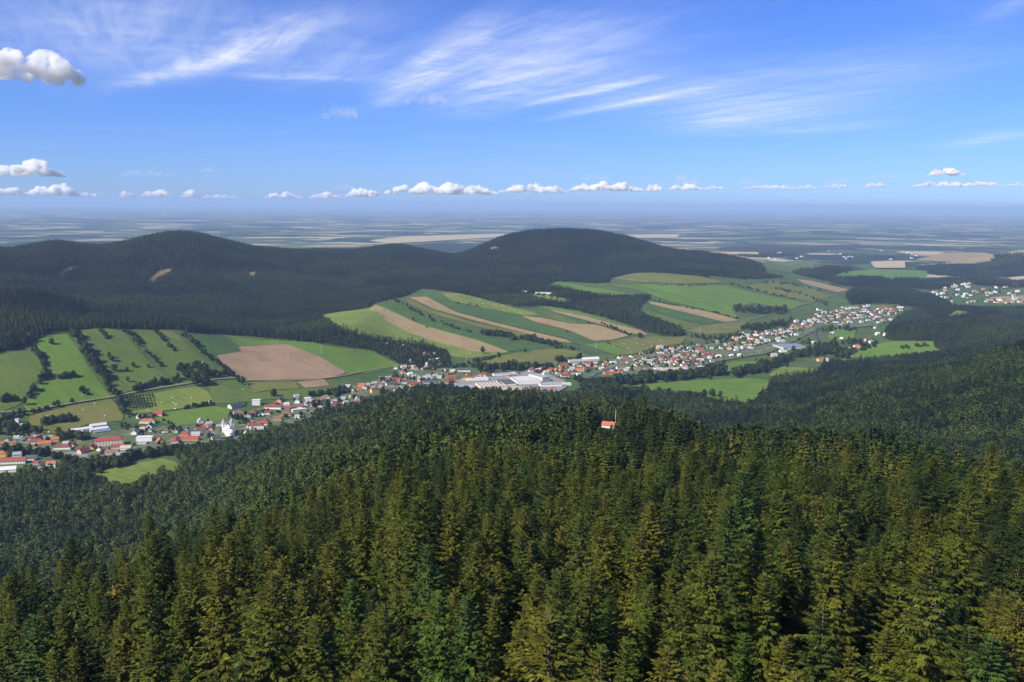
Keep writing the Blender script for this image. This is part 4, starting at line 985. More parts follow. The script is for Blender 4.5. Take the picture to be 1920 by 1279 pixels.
def spruce_mesh(seed, Ht, step, twig, lmax=3.0, tw=(.55, .24), top_bare=0.0, thin=1.0, soft=.5):
    rd = random.Random(seed); V, Fc, T = [], [], []
    z = Ht * .10
    while z < Ht * .992:
        rel = z / Ht
        L = lmax * min(1.0, (1.02 - rel) * 1.62) ** .80 * rd.uniform(.78, 1.15)
        if rel > .96: L = max(L, .35)
        if rel > 1 - top_bare: L *= .22
        nb = rd.choice([4, 5, 5, 6]) if rel < .93 else 4
        a0 = rd.uniform(0, 6.28)
        if rd.random() < .12: L *= .6
        for k in range(nb):
            a = a0 + 6.283 * k / nb + rd.uniform(-.35, .35); l = L * rd.uniform(.62, 1.12) * (1 + .22 * math.sin(a * 2 + z * .8 + seed))
            if rd.random() > thin: continue
            out = Vector((math.cos(a), math.sin(a), 0)); sd = Vector((-math.sin(a), math.cos(a), 0))
            rise = -.42 + 1.15 * max(0, rel - .35) + rd.uniform(-.12, .12); curl = .26
            btone = rd.uniform(0, .5)
            nt = max(3, int((3 + l * twig) * rd.uniform(.8, 1.2)))
            for q in range(nt):
                t = (q + rd.random()) / nt; t = .12 + .88 * t
                p = out * (l * t) + Vector((0, 0, z + l * (rise * t + curl * t * t)))
                s = 1 if q % 2 else -1
                spread = .95 * (1.05 - t * .75)
                hang = rd.uniform(.25, 1.25) * (1.15 - rel * .9)
                d = (out * (.55 + t * .5) + sd * (s * spread * rd.uniform(.5, 1.2)) + Vector((0, 0, -hang + (.5 if rel > .9 else 0)))).normalized()
                sv = d.cross(Vector((rd.uniform(-.5, .5), rd.uniform(-.5, .5), 1))).normalized()
                kite(V, Fc, T, p, d, sv, tw[0] * rd.uniform(.7, 1.35) * (.6 + .6 * min(l / lmax, 1)), tw[1] * rd.uniform(.75, 1.3), btone + rd.uniform(0, .5))
        z += step * rd.uniform(.75, 1.25) * (1.0 if rel < .85 else .7)
    kite(V, Fc, T, Vector((0, 0, Ht * .96)), Vector((0, 0, 1)), Vector((1, 0, 0)), Ht * .05, .22, .6)
    kite(V, Fc, T, Vector((0, 0, Ht * .96)), Vector((0, 0, 1)), Vector((0, 1, 0)), Ht * .05, .22, .6)
    return tone_mesh('spruce_crown', V, Fc, T, 'needles', lambda P: np.stack([P[:, 0], P[:, 1], np.full(len(P), .9)], 1), soft)

def trunk_mesh(Ht, r0, mat='bark', top=1.0, n=7, limbs=(), name='trunk'):
    b = MB(); b.tube((0, 0, -1.5), (0, 0, Ht * .45), r0, r0 * .62, n).tube((0, 0, Ht * .45), (0, 0, Ht * top), r0 * .62, .04, n)
    for (p, q, ra, rb) in limbs: b.tube(p, q, ra, rb, 5)
    me = bpy.data.meshes.new(name); me.from_pydata([tuple(v) for v in b.v], [], b.f); me.update(); me.materials.append(MAT[mat])
    return me

def leafy_mesh(seed, rx, hz, base, nblob, per, size, mat='leaves'):
    """broad crown: many clumps spread through an uneven volume, each a burst of leaf sprays"""
    rd = random.Random(seed); V, Fc, T = [], [], []
    lobes = [(Vector((0, 0, base + hz * .55)), 1.0)]
    for k in range(6):
        a = 6.283 * k / 6 + rd.uniform(-.5, .5)
        lobes.append((Vector((math.cos(a) * rx * .48, math.sin(a) * rx * .48, base + hz * rd.uniform(.28, .72))), rd.uniform(.45, .66)))
    lobes.append((Vector((rx * rd.uniform(-.2, .2), rx * rd.uniform(-.2, .2), base + hz * .8)), .5))
    for k in range(nblob):
        c, sc = rd.choice(lobes) if k % 3 else lobes[0]
        d = Vector((rd.gauss(0, 1), rd.gauss(0, 1), rd.gauss(0, 1))).normalized()
        rr = rd.uniform(.72, 1.0)
        p = c + Vector((d.x * rx * sc * rr * .85, d.y * rx * sc * rr * .85, d.z * hz * .5 * sc * rr))
        bt = rd.uniform(0, .6)
        for q in range(per):
            dd = (d * .7 + Vector((rd.gauss(0, .7), rd.gauss(0, .7), rd.gauss(0, .6)))).normalized()
            sv = dd.cross(Vector((rd.uniform(-1, 1), rd.uniform(-1, 1), rd.uniform(-1, 1)))).normalized()
            kite(V, Fc, T, p - dd * size * .3, dd, sv, size * rd.uniform(.8, 1.5), size * rd.uniform(.7, 1.2), bt + rd.uniform(0, .4))
    return tone_mesh('leafy_crown', V, Fc, T, mat, lambda P: (P - np.array([0, 0, base + hz * .42])) * np.array([1 / rx, 1 / rx, 2 / hz]), .72)

def limbs_for(seed, rx, hz, base, r0):
    rd = random.Random(seed); L = []
    for k in range(5):
        a = 6.283 * k / 5 + rd.uniform(-.4, .4); z0 = base * rd.uniform(.7, 1.1) + hz * .1 * rd.random()
        L.append(((0, 0, z0), (math.cos(a) * rx * .6, math.sin(a) * rx * .6, z0 + hz * rd.uniform(.3, .5)), r0 * .4, .05))
    return L

# near spruces: six grown trees, each with its own trunk
SPR_H = [25.0, 22.5, 27.0, 20.0, 24.0, 23.0]
spr_hi = [spruce_mesh(100 + i, SPR_H[i], .42, 12.5, lmax=[4.4, 3.8, 4.7, 4.0, 4.2, 4.0][i], tw=(.54, .19), soft=.3) for i in range(5)]
spr_hi.append(spruce_mesh(111, SPR_H[5], .60, 6.0, lmax=3.4, soft=.35, top_bare=.22, thin=.8))
spr_tr = [trunk_mesh(h, .27) for h in SPR_H[:5]] + [trunk_mesh(SPR_H[5] * 1.03, .20, 'dead_wood', limbs=[((0, 0, 15.5 + k * .34), (math.cos(k * 2.4) * (24 - 15.5 - k * .34) * .24, math.sin(k * 2.4) * (24 - 15.5 - k * .34) * .24, 15.3 + k * .34), .045, .012) for k in range(22)])]
spr_mid = [spruce_mesh(200 + i, h, .95, 3.6, lmax=4.3, tw=(1.15, .6), soft=.45) for i, h in enumerate((24, 21, 26, 19))]
spr_far = [spruce_mesh(300 + i, h, 2.6, 1.2, lmax=3.6, tw=(2.6, 1.8), soft=.75) for i, h in enumerate((22, 20, 24))]
lf_hi = [leafy_mesh(400 + i, rx, hz, bs, 420, 6, .62) for i, (rx, hz, bs) in enumerate(((4.6, 11, 5), (4.0, 12, 5.5), (5.2, 11, 4.5)))]
lf_hi_tr = [trunk_mesh(bs + hz * .8, .26, limbs=limbs_for(i, rx, hz, bs, .26)) for i, (rx, hz, bs) in enumerate(((4.6, 11, 5), (4.0, 12, 5.5), (5.2, 11, 4.5)))]
lf_mid = [leafy_mesh(500 + i, rx, hz, bs, 110, 3, 1.25) for i, (rx, hz, bs) in enumerate(((4.8, 11, 5), (4.2, 13, 5), (5.4, 11, 4), (4.4, 10, 5)))]
lf_far = [leafy_mesh(600 + i, rx, hz, bs, 34, 2, 2.7) for i, (rx, hz, bs) in enumerate(((5.2, 12, 3), (4.6, 13, 3), (5.8, 12, 3)))]
# field trees: compact crowns down to the grass
fd_cr = [leafy_mesh(700 + i, rx, hz, bs, 150, 3, 1.35) for i, (rx, hz, bs) in enumerate(((4.6, 9, 1.6), (4.0, 11, 2.0), (5.2, 9, 1.3), (4.2, 8, 1.0)))]
fd_tr = [trunk_mesh(bs + hz * .7, .3, limbs=limbs_for(20 + i, rx, hz, bs + 1, .3)) for i, (rx, hz, bs) in enumerate(((4.6, 9, 1.6), (4.0, 11, 2.0), (5.2, 9, 1.3), (4.2, 8, 1.0)))]

# ------------------------------------------------------------------ trees: where they stand
def hexgrid(r0, r1, a0, a1, s):
    """jittered points in a sector"""
    rmax = r1
    x0, x1 = rmax * math.sin(a0), rmax * math.sin(a1)
    xs = np.arange(min(x0, 0) - s, max(x1, 0) + s, s); ys = np.arange(min(r0 * math.cos(max(abs(a0), abs(a1))), 0) - s, r1 + s, s * .87)
    X, Y = np.meshgrid(xs, ys); X = X + (np.arange(len(ys)) % 2)[:, None] * s / 2
    X = X.ravel() + rng.uniform(-.42, .42, X.size) * s; Y = Y.ravel() + rng.uniform(-.42, .42, Y.size) * s
    r = np.hypot(X, Y); a = np.arctan2(X, Y)
    m = (r >= r0) & (r < r1) & (a > a0) & (a < a1)
    return X[m], Y[m]

def forest_ok(X, Y):
    ok = np.ones(X.shape, bool)
    for p in OPEN: ok &= ~inside(p, X, Y)
    for mt, p in field_xy: ok &= ~inside(p, X, Y)
    for xy, wd in roads_xy:
        for q in xy: ok &= np.hypot(X - q[0], Y - q[1]) > wd * .5 + 4
    for (x, y, r) in placed: ok &= np.hypot(X - x, Y - y) > r + 1.5
    return ok

A = R(34.5)
pts_spruce, pts_leaf, pts_far = [], [], []     # x, y, scale, tint, kind
# 1. near slope
X, Y = hexgrid(36, 400, -R(40), R(40), 6.2)
r = np.hypot(X, Y)
gap = fbm(X / 24, Y / 24, 77, 3)
keep = (gap > -.34)
X, Y, r, gap = X[keep], Y[keep], r[keep], gap[keep]
az = np.arctan2(X, Y)
species = fbm(X / 70, Y / 70, 88, 3) + sst(r, 150, 300) * (.12 + .34 * sst(az, -.1, .25)) + rng.normal(0, .2, len(X))
is_leaf = species > .50
sc = np.clip(rng.normal(.95, .2, len(X)), .5, 1.32) * (1 - .15 * np.clip(fbm(X / 40, Y / 40, 99, 2), -1, 1))
hutR, hutA, hutZ = math.hypot(hutX, hutY), math.atan2(hutX, hutY), float(H(hutX, hutY))
def below_hut(X, Y, sc, ht):
    """the wood below the hut is kept low so that the hut looks out over it"""
    r = np.hypot(X, Y); m = (np.abs(np.arctan2(X, Y) - hutA) < 17 / hutR) & (r < hutR - 4)
    lim = (CAM_Z + (hutZ + 2.6 - CAM_Z) * r / hutR - H(X, Y)) / ht
    return np.where(m, np.minimum(sc, lim), sc)
sc = below_hut(X, Y, sc, 26)
kk = sc > .25
X, Y, r, gap, az, is_leaf, sc = X[kk], Y[kk], r[kk], gap[kk], az[kk], is_leaf[kk], sc[kk]
# in the picture?
zt = H(X, Y) + 22 * sc
pu, pv, pd = project(X, Y, zt)
seen = (pu > -120) & (pu < 2040) & (pd > 5) & (pv < 1480)
order = np.argsort(r + np.where(seen, 0, 1e6))
n_sp = n_lf = 0
used = np.zeros(len(X), bool)
SP_LABEL = {
 'olive': 'spruce with olive brown needles in the dense wood below the lookout',
 'green': 'spruce with plain mid green needles in the dense wood below the lookout',
 'dark': 'spruce with very dark green needles in the dense wood below the lookout',
 'blue': 'spruce with bluish green needles in the dense wood below the lookout',
 'bare': 'spruce with a bare pale dead top rising from the near wood',
 'cone': 'spruce hung with clusters of brown cones near its top'}
random.seed(5)
cone_me = None
for k in order:
    if not seen[k]: break
    x, y, s = float(X[k]), float(Y[k]), float(sc[k])
    if is_leaf[k]:
        if n_lf >= 60: continue
        v = random.randrange(3); t = random.choice([.30, .5, .62, .74, .78, .82])
        if random.random() < .08: t = .93
        root = empty('broadleaf_tree', (x, y, float(H(x, y)) - .2), random.uniform(0, 6.28), s)
        look = 'orange autumn' if t > .88 else 'yellowing' if t > .76 else 'light olive' if t > .6 else 'fresh green'
        tag(root, f'{look} broadleaf tree standing among the near spruces', 'tree', 'broadleaf trees among the near spruces')
        o = bpy.data.objects.new('trunk', lf_hi_tr[v]); C.objects.link(o); o.parent = root
        o = bpy.data.objects.new('crown', lf_hi[v]); C.objects.link(o); o.parent = root; o['tint'] = t
        n_lf += 1; used[k] = True
    else:
        if n_sp >= 295: continue
        v = random.choices(range(6), [5, 5, 5, 5, 5, .22])[0]
        q = random.random()
        t = random.uniform(.50, .78) if q < .52 else random.uniform(.28, .48) if q < .76 else random.uniform(.02, .2) if q < .86 else random.uniform(.84, .9) if q < .93 else 1.0
        if gap[k] > .35 and q < .8: t = min(t + .1, .8)
        look = 'bare' if v == 5 else 'blue' if t > .95 else 'olive' if .5 < t < .82 else 'dark' if t < .25 else 'green'
        root = empty('spruce_tree', (x, y, float(H(x, y)) - .2), random.uniform(0, 6.28), s)
        root.rotation_euler.x = random.gauss(0, .018); root.rotation_euler.y = random.gauss(0, .018)
        o = bpy.data.objects.new('trunk', spr_tr[v]); C.objects.link(o); o.parent = root
        o = bpy.data.objects.new('crown', spr_hi[v]); C.objects.link(o); o.parent = root; o['tint'] = t
        if v == 0 and random.random() < .35:
            if cone_me is None:
                b_ = MB(); rd = random.Random(3)
                for c_ in range(70):
                    a_ = rd.uniform(0, 6.28); z_ = rd.uniform(18.2, 23.4); rr = (25.2 - z_) * rd.uniform(.16, .36)
                    b_.lathe([(.02, z_), (.055, z_ + .05), (.05, z_ + .13), (.01, z_ + .18)], math.cos(a_) * rr, math.sin(a_) * rr, 5)
                cone_me = bpy.data.meshes.new('cone_cluster'); cone_me.from_pydata(b_.v, [], b_.f); cone_me.materials.append(MAT['cone_brown'])
            o = bpy.data.objects.new('cone_cluster', cone_me); C.objects.link(o); o.parent = root
            look = 'cone'
        big = 'towering ' if s > 1.1 else 'low ' if s < .8 else 'medium tall '
        tag(root, big + SP_LABEL[look], 'tree', 'spruces of the near wood')
        n_sp += 1; used[k] = True
for px_, py_, t_, lab_ in ((186, 1040, .95, 'rusty orange autumn tree at the lower edge of the near wood'), (1500, 905, .80, 'golden yellow broadleaf tree on the near crest'), (1405, 900, .78, 'yellow green broadleaf tree beside the golden one on the near crest'), (1730, 930, .84, 'amber broadleaf tree on the near crest'), (985, 915, .76, 'yellowish broadleaf tree below the factory view')):
    q_ = ground([(px_, py_)], 150.0)[0]
    root = empty('broadleaf_tree', (float(q_[0]), float(q_[1]), float(H(q_[0], q_[1])) - .2), 1.0, 1.35); tag(root, lab_, 'tree', 'broadleaf trees among the near spruces')
    o = bpy.data.objects.new('trunk', lf_hi_tr[2]); C.objects.link(o); o.parent = root
    o = bpy.data.objects.new('crown', lf_hi[2]); C.objects.link(o); o.parent = root; o['tint'] = t_
    used |= np.hypot(X - q_[0], Y - q_[1]) < 3.5
for k in np.where(~used)[0]:
    if is_leaf[k]: pts_leaf.append((X[k], Y[k], sc[k], random.choice([.2, .35, .5, .6, .7, .78]), random.randrange(3) + 4))
    else: pts_spruce.append((X[k], Y[k], sc[k], random.choice([random.uniform(.5, .74), random.uniform(.4, .7), random.uniform(.2, .45), 1.0 if random.random() < .25 else .1]), random.randrange(4) + (4 if r[k] < 330 else 0)))

# 2. spur and the flanks down to the valley
X, Y = hexgrid(400, 2450, -A, A, 8.2)
ok = forest_ok(X, Y); X, Y = X[ok], Y[ok]
r = np.hypot(X, Y); az = np.arctan2(X, Y); zz = H(X, Y) - CAM_Z
st = stands(X, Y, 75, .5, 3, 1.6)
sp = (st[:, 0] - .5) * .9 + fbm(X / 60, Y / 60, 120, 3) * .6 + .16 * sst(zz, -340, -220) * (1 - sst(az, .15, .3)) - .12 - .2 * sst(az, .2, .35) - .3 * sst(-az, .08, .2) * sst(r, 500, 800) + rng.normal(0, .14, len(X))
hue = fbm(X / 70, Y / 70, 130, 3) * .6 + (st[:, 1] - .5) * .5
s2 = rng.uniform(.62, 1.25, len(X)) * (.8 + .4 * st[:, 2]) * (1 + .3 * sst(r, 700, 1500))
s2 = below_hut(X, Y, s2, 27)
for k in range(len(X)):
    if s2[k] < .22: continue
    if sp[k] > .16:
        pts_spruce.append((X[k], Y[k], s2[k] * .9, float(np.clip(.16 + .5 * hue[k] + random.uniform(-.16, .2), 0, .7)), random.randrange(4)))
    else:
        t = float(np.clip((.20 if az[k] > .2 else .46 if az[k] < -.06 and r[k] > 600 else .34) + .8 * hue[k] + random.uniform(-.15, .15), 0, .60))
        q = random.random()
        if q > .9992: t = .92
        elif q > .994: t = .75
        pts_leaf.append((X[k], Y[k], s2[k] * 1.08, t, random.randrange(4)))
# 3. the mountains behind and the woods beyond the valley
X, Y = hexgrid(2450, 6900, -A, A, 12.5)
X2, Y2 = hexgrid(5200, 9800, col_az(1330), A, 15.0)
m2 = np.hypot(X2, Y2) >= 6900
X, Y = np.concatenate([X, X2[m2]]), np.concatenate([Y, Y2[m2]])
azx = 960 + np.tan(np.arctan2(X, Y)) * F_PX / math.cos(PITCH)
r = np.hypot(X, Y)
FARW = [region(s, 2300) for s in (
  "1215 487 1270 480 1330 476 1420 492 1440 505 1420 515 1330 512 1260 500",
  "1300 505 1400 512 1480 522 1560 532 1590 545 1560 545 1480 534 1380 522 1300 514",
  "1590 545 1640 535 1700 540 1760 560 1790 572 1740 582 1690 572 1600 575 1585 560",
  "1470 500 1523 506 1560 520 1620 512 1660 525 1700 535 1690 545 1640 534 1600 540 1540 525 1480 512",
  "1660 525 1740 524 1800 520 1960 528 1960 540 1860 538 1800 530 1760 545 1700 540",
  "1700 505 1780 495 1990 500 1990 520 1880 520 1760 518",
  "1690 590 1720 580 1780 575 1860 580 1990 575 1990 700 1760 690 1750 662 1740 640 1660 640 1655 620 1670 605",
  "1522 511 1530 503 1560 500 1596 503 1602 511 1570 517",
  "1845 484 1870 478 1920 474 1995 470 1995 500 1930 498 1870 494",
  "1500 462 1600 458 1640 464 1560 470 1500 470", "1640 478 1710 476 1700 484 1640 486", "1350 462 1480 460 1560 468 1500 478 1420 486 1340 470")]
mt_ok = (azx < 1330) & (r < 6900) & ~((azx > 1230) & (r > 6500))
wood = np.zeros(len(X), bool)
for p in FARW: wood |= inside(p, X, Y)
right_near = (azx >= 1330) & (r < 2900)
ok = (mt_ok | wood | right_near)
X, Y, azx, r = X[ok], Y[ok], azx[ok], r[ok]
ok = forest_ok(X, Y); X, Y, r = X[ok], Y[ok], r[ok]
zz = H(X, Y) - CAM_Z
st = stands(X, Y, 170, .75, 8, 2.6)
sp = (st[:, 0] - .5) * 1.1 + .55 * sst(zz, -410, -300) + .02 + rng.normal(0, .15, len(X))
hue = fbm(X / 120, Y / 120, 150, 3) * .5 + (st[:, 1] - .5) * .85
for k in range(len(X)):
    con = sp[k] > .12
    t = (.06 if con else .18) + .45 * hue[k] + random.uniform(-.1, .14)  # far conifers tinted extra dark, standing in for cloud shadow on the mountains
    pts_far.append((X[k], Y[k], random.uniform(.8, 1.2) * (.75 + .4 * st[k, 2]), float(np.clip(t, 0, .5)), random.randrange(3) + (0 if con else 3)))

# 4. hedgerows, copses and garden trees in the open valley: (polyline, trees, spread in px, scale)
HEDGE = [
 ("65 660 78 674 88 690 90 705 78 716 70 724 60 737 52 750", 26, 5, .95), ("135 624 150 642 165 667 182 692 195 707 205 727 215 740", 56, 6, 1.25),
 ("185 616 200 637", 9, 3, .85), ("232 622 250 632 262 648", 12, 3, .85), ("272 658 284 669 298 683 305 690", 9, 2.5, .7), ("290 622 305 636 318 651 328 660", 11, 3, .8),
 ("345 630 360 642 380 662 405 680 420 692 440 707 455 720", 32, 3.5, .9), ("325 697 350 694 375 692 392 708 386 722 350 705", 40, 8, 1.3), ("400 705 420 702 440 706", 12, 4, .9),
 ("255 734 285 724 315 719 336 712", 24, 4, 1.0), ("213 742 222 748 226 766 234 778", 16, 4, 1.0), ("70 798 100 792 135 789", 20, 5, 1.0), ("0 758 14 752 30 752", 12, 6, 1.0),
 ("-20 788 20 785 50 778 85 768 105 763 115 756 140 759", 22, 4, .85), ("345 769 370 764 402 760", 14, 2, .7), ("108 709 122 708 140 707", 10, 3, .9), ("150 729 157 738 165 741", 6, 3, .8),
 ("735 561 760 574 800 596 815 604", 22, 3, .8), ("825 604 845 613 865 621 885 624", 14, 2.5, .7), ("905 628 935 628 970 640", 30, 5, 1.3), ("975 634 1010 642 1050 653", 30, 5, 1.25), ("1060 653 1087 657", 8, 2, .7),
 ("850 692 880 682 910 677 940 667", 24, 3, .8), ("890 693 930 692 985 692 1040 690", 60, 7, 1.2), ("1045 676 1070 677 1088 671", 16, 4, 1.0), ("1125 608 1150 617 1184 630", 20, 2, .7),
 ("1150 722 1200 717 1260 711 1320 705 1358 702", 120, 8, 1.5), ("1375 704 1420 695 1460 684 1485 670", 70, 9, 1.4), ("1375 580 1400 583 1430 586 1470 584", 60, 8, 1.4), ("1395 618 1430 617 1480 606", 50, 7, 1.3),
 ("1225 537 1280 536 1330 536", 12, 1.5, .7), ("1360 531 1420 545 1490 562", 30, 2.5, .7), ("1450 541 1500 551 1550 571", 30, 3, .8), ("1420 530 1480 533 1540 548", 24, 3, .8), ("1222 565 1280 577 1340 587 1385 599", 30, 1.5, .6),
 ("1240 656 1290 650 1345 640 1390 640", 36, 7, .9), ("1300 632 1340 636 1390 630", 20, 5, .9), ("1320 690 1350 690 1362 682", 16, 5, .9), ("1490 668 1530 664 1560 660 1590 668", 70, 10, 1.4), ("1500 640 1550 652 1590 640 1620 650", 36, 8, 1.0),
 ("1540 625 1570 618 1600 620", 18, 5, 1.0), ("1080 712 1110 728 1150 722", 36, 9, 1.1), ("1055 745 1090 742 1130 745 1160 736", 36, 5, 1.0), ("1090 735 1150 740 1240 742 1320 752", 80, 7, 1.25),
 ("650 640 700 648 740 658 790 668 830 672", 90, 12, .9), ("600 625 660 640 720 655", 60, 6, .9), ("745 672 800 686 845 684", 40, 9, .9), ("690 575 740 556 790 546", 14, 2, .9), ("855 570 900 576", 5, 1.5, .6),
 ("545 690 630 690", 0, 2, .6), ("610 740 640 734 672 742", 22, 5, .9), ("580 742 610 740 640 745", 20, 4, .9), ("440 790 470 784 500 775 540 770", 40, 10, .85), ("540 785 600 776 650 766", 34, 8, .8), ("560 756 620 760 680 748", 36, 8, .85),
 ("700 742 760 735 830 728 850 735", 50, 7, 1.0), ("700 715 760 712 820 712 850 700", 50, 7, .85), ("0 815 60 826 120 828 140 822", 46, 10, .9), ("-20 800 30 806 70 812", 30, 9, 1.0), ("110 824 135 822 160 826", 16, 5, 1.1),
 ("0 850 60 852 110 862 160 872 240 870", 60, 7, 1.0), ("120 880 180 884 220 872 260 860", 50, 8, 1.05), ("240 862 290 856 340 848 400 846 440 838", 70, 6, 1.05), ("225 800 260 806 290 812 330 806", 34, 8, .9), ("240 780 300 784 350 812 400 800", 40, 8, .8),
 ("420 775 450 790 470 800", 22, 7, .95), ("1000 700 1050 696 1090 700 1120 696", 44, 7, .8), ("1180 690 1230 684 1290 688 1330 676", 44, 7, .75), ("1400 645 1440 648 1460 636", 24, 7, .85), ("1420 636 1470 630 1520 618", 30, 7, .8), ("1530 598 1580 590 1640 588 1680 594", 46, 7, .8),
 ("235 750 262 748 288 755", 0, 2, .5), ("1760 560 1810 552 1860 545 1918 545", 70, 10, .9), ("1560 660 1610 660 1640 648", 26, 6, 1.0), ("1690 655 1740 650", 12, 3, .9), ("985 548 1060 562 1100 572", 24, 3, .9), ("1040 548 1120 560 1190 558", 30, 3, .9),
 ("250 762 300 760", 0, 1, 1)]
SINGLES = "97 646 1.1 210 678 .9 205 672 .8 215 697 1.1 238 697 .8 250 689 .8 278 690 .6 240 717 .7 47 760 .9 455 722 1.1 513 744 1.3 905 659 .9 985 662 .8 1200 635 1.3 1103 607 .6 1063 624 .6 775 602 .7 800 615 .5 741 712 1.6 588 766 1.0 612 770 1.6 635 771 1.2 1388 632 1.2 1140 645 .5 760 700 .8 1222 664 1.2 905 664 1.2 912 699 1.4 1475 690 1.0 1320 750 1.3 1335 745 1.3 1350 748 1.0 1295 745 1.0"
hed = []
for s, nn, spread, sc_ in HEDGE:
    pl_ = np.array(px_poly(s)); seg = np.hypot(*np.diff(pl_, axis=0).T); cum = np.concatenate([[0], np.cumsum(seg)])
    town = spread >= 7 and sc_ <= .95
    if town: sc_ *= .78
    for k in range(int(nn * (.7 if town else 1.5))):
        u = random.uniform(0, cum[-1]); j = min(np.searchsorted(cum, u, side='right') - 1, len(seg) - 1); f = (u - cum[j]) / seg[j]
        hed.append((pl_[j][0] + (pl_[j+1][0] - pl_[j][0]) * f + random.gauss(0, spread * .5), pl_[j][1] + (pl_[j+1][1] - pl_[j][1]) * f + random.gauss(0, spread * .32), sc_ * random.uniform(.65, 1.15), 0))
for (x, y, r_) in [p for p in placed if p[2] < 16]:
    for _ in range(1 if math.hypot(x, y) < 2500 else 3):
        a_ = random.uniform(0, 6.28); d_ = r_ + random.uniform(3, 14)
        qx, qy = x + d_ * math.cos(a_), y + d_ * math.sin(a_)
        if math.hypot(x, y) > 1300:
            u_, v_, _d = project(np.array([qx]), np.array([qy]), H(np.array([qx]), np.array([qy])))
            hed.append((float(u_[0]), float(v_[0]), random.uniform(.35, .75), 0))
# orchard rows
for i in range(9):
    for j in range(5): hed.append((238 + i * 6 + j * 1.5, 745 + j * 5 - i * .3, .55, 1))
v = [float(t) for t in SINGLES.split()]
for k in range(0, len(v), 3): hed.append((v[k], v[k+1], v[k+2], 2))
hx = ground([(h[0], h[1]) for h in hed], 1350.0)
pl_arr = np.array([(p[0], p[1], p[2]) for p in placed])
rows_ = []
for (q, h) in zip(hx, hed):
    if h[3] != 2 and (np.hypot(pl_arr[:, 0] - q[0], pl_arr[:, 1] - q[1]) < pl_arr[:, 2] * .8 + 2.5 * h[2]).any(): continue
    if any((np.hypot(xy[:, 0] - q[0], xy[:, 1] - q[1]) < wd * .5 + 1.5).any() for xy, wd in roads_xy): continue
    d = math.hypot(q[0], q[1])
    hs_ = h[2] * (1.5 if h[3] == 2 else 1.3 if h[3] == 0 else 1)
    rows_.append((hs_ / d if h[3] != 2 else 9, q[0], q[1], hs_, h[3], near_what(h[0], h[1])))
rows_.sort(reverse=True)
random.seed(21)
HL = {0: 'dark green', 1: 'mid green', 2: 'olive green'}
hedge_rest = []
for i, (_, x, y, s, kd, by) in enumerate(rows_):
    t = random.choice([.02, .1, .15, .25, .35, .5]) ; v_ = random.randrange(4)
    if random.random() < .03: t = .7
    if i < 290:
        root = empty('field_tree', (x, y, float(H(x, y)) + .4), random.uniform(0, 6.28), s)
        look = 'dark green' if t < .2 else 'mid green' if t < .45 else 'olive green'
        place = 'standing alone near ' + by if kd == 2 else 'in a row or clump near ' + by if kd == 0 else 'in the small orchard'
        size = 'large' if s > 1.35 else 'small' if s < .85 else 'medium'
        tag(root, f'{size} round {look} tree {place}', 'tree', 'trees of the valley hedgerows')
        o = bpy.data.objects.new('trunk', fd_tr[v_]); C.objects.link(o); o.parent = root
        o = bpy.data.objects.new('crown', fd_cr[v_]); C.objects.link(o); o.parent = root; o['tint'] = t
    else: hedge_rest.append((x, y, s, t, v_))

# ------------------------------------------------------------------ uncountable woods: one object each, trees instanced on points
def forest_object(name, pts, protos, label):
    pts = np.array(pts, float)
    me = bpy.data.meshes.new(name); me.vertices.add(len(pts))
    co = np.stack([pts[:, 0], pts[:, 1], H(pts[:, 0], pts[:, 1]) - .3], 1)
    c = co.mean(0); me.vertices.foreach_set('co', (co - c).ravel())
    for nm, ty, val in (('scl', 'FLOAT', pts[:, 2].astype(np.float32)), ('tint', 'FLOAT', pts[:, 3].astype(np.float32)), ('idx', 'INT', pts[:, 4].astype(np.int32)), ('rot', 'FLOAT', rng.uniform(0, 6.28, len(pts)).astype(np.float32))):
        me.attributes.new(nm, ty, 'POINT').data.foreach_set('value', val)
    o = bpy.data.objects.new(name, me); C.objects.link(o); o.location = c
    ng = bpy.data.node_groups.new(name, 'GeometryNodeTree')
    ng.interface.new_socket('Geometry', in_out='INPUT', socket_type='NodeSocketGeometry'); ng.interface.new_socket('Geometry', in_out='OUTPUT', socket_type='NodeSocketGeometry')
    N = ng.nodes; Lk = ng.links.new
    gi, go = N.new('NodeGroupInput'), N.new('NodeGroupOutput')
    # each kind of tree on its own points
    jg = N.new('GeometryNodeJoinGeometry')
    def attr(nm, ty):
        a = N.new('GeometryNodeInputNamedAttribute'); a.data_type = ty; a.inputs[0].default_value = nm; return a.outputs[0]
    for k, pm in enumerate(protos):
        po = bpy.data.objects.new('tree_shape', pm)
        oi = N.new('GeometryNodeObjectInfo'); oi.inputs[0].default_value = po; oi.inputs['As Instance'].default_value = False
        ip = N.new('GeometryNodeInstanceOnPoints')
        cmp_ = N.new('FunctionNodeCompare'); cmp_.data_type = 'INT'; cmp_.operation = 'EQUAL'
        Lk(attr('idx', 'INT'), cmp_.inputs[2]); cmp_.inputs[3].default_value = k
        Lk(gi.outputs[0], ip.inputs['Points']); Lk(cmp_.outputs[0], ip.inputs['Selection']); Lk(oi.outputs['Geometry'], ip.inputs['Instance'])
        cx_ = N.new('ShaderNodeCombineXYZ'); Lk(attr('rot', 'FLOAT'), cx_.inputs[2])
        Lk(cx_.outputs[0], ip.inputs['Rotation']); Lk(attr('scl', 'FLOAT'), ip.inputs['Scale'])
        Lk(ip.outputs[0], jg.inputs[0])
    Lk(jg.outputs[0], go.inputs[0])
    md = o.modifiers.new('trees', 'NODES'); md.node_group = ng
    return tag(o, label, kind='stuff')
forest_object('spruce_forest', pts_spruce, spr_mid + spr_hi[:4], 'dense spruce forest covering the near slope and the spur')
forest_object('mixed_forest', pts_leaf, lf_mid + lf_hi, 'mixed broadleaf forest on the spur and along the valley side')
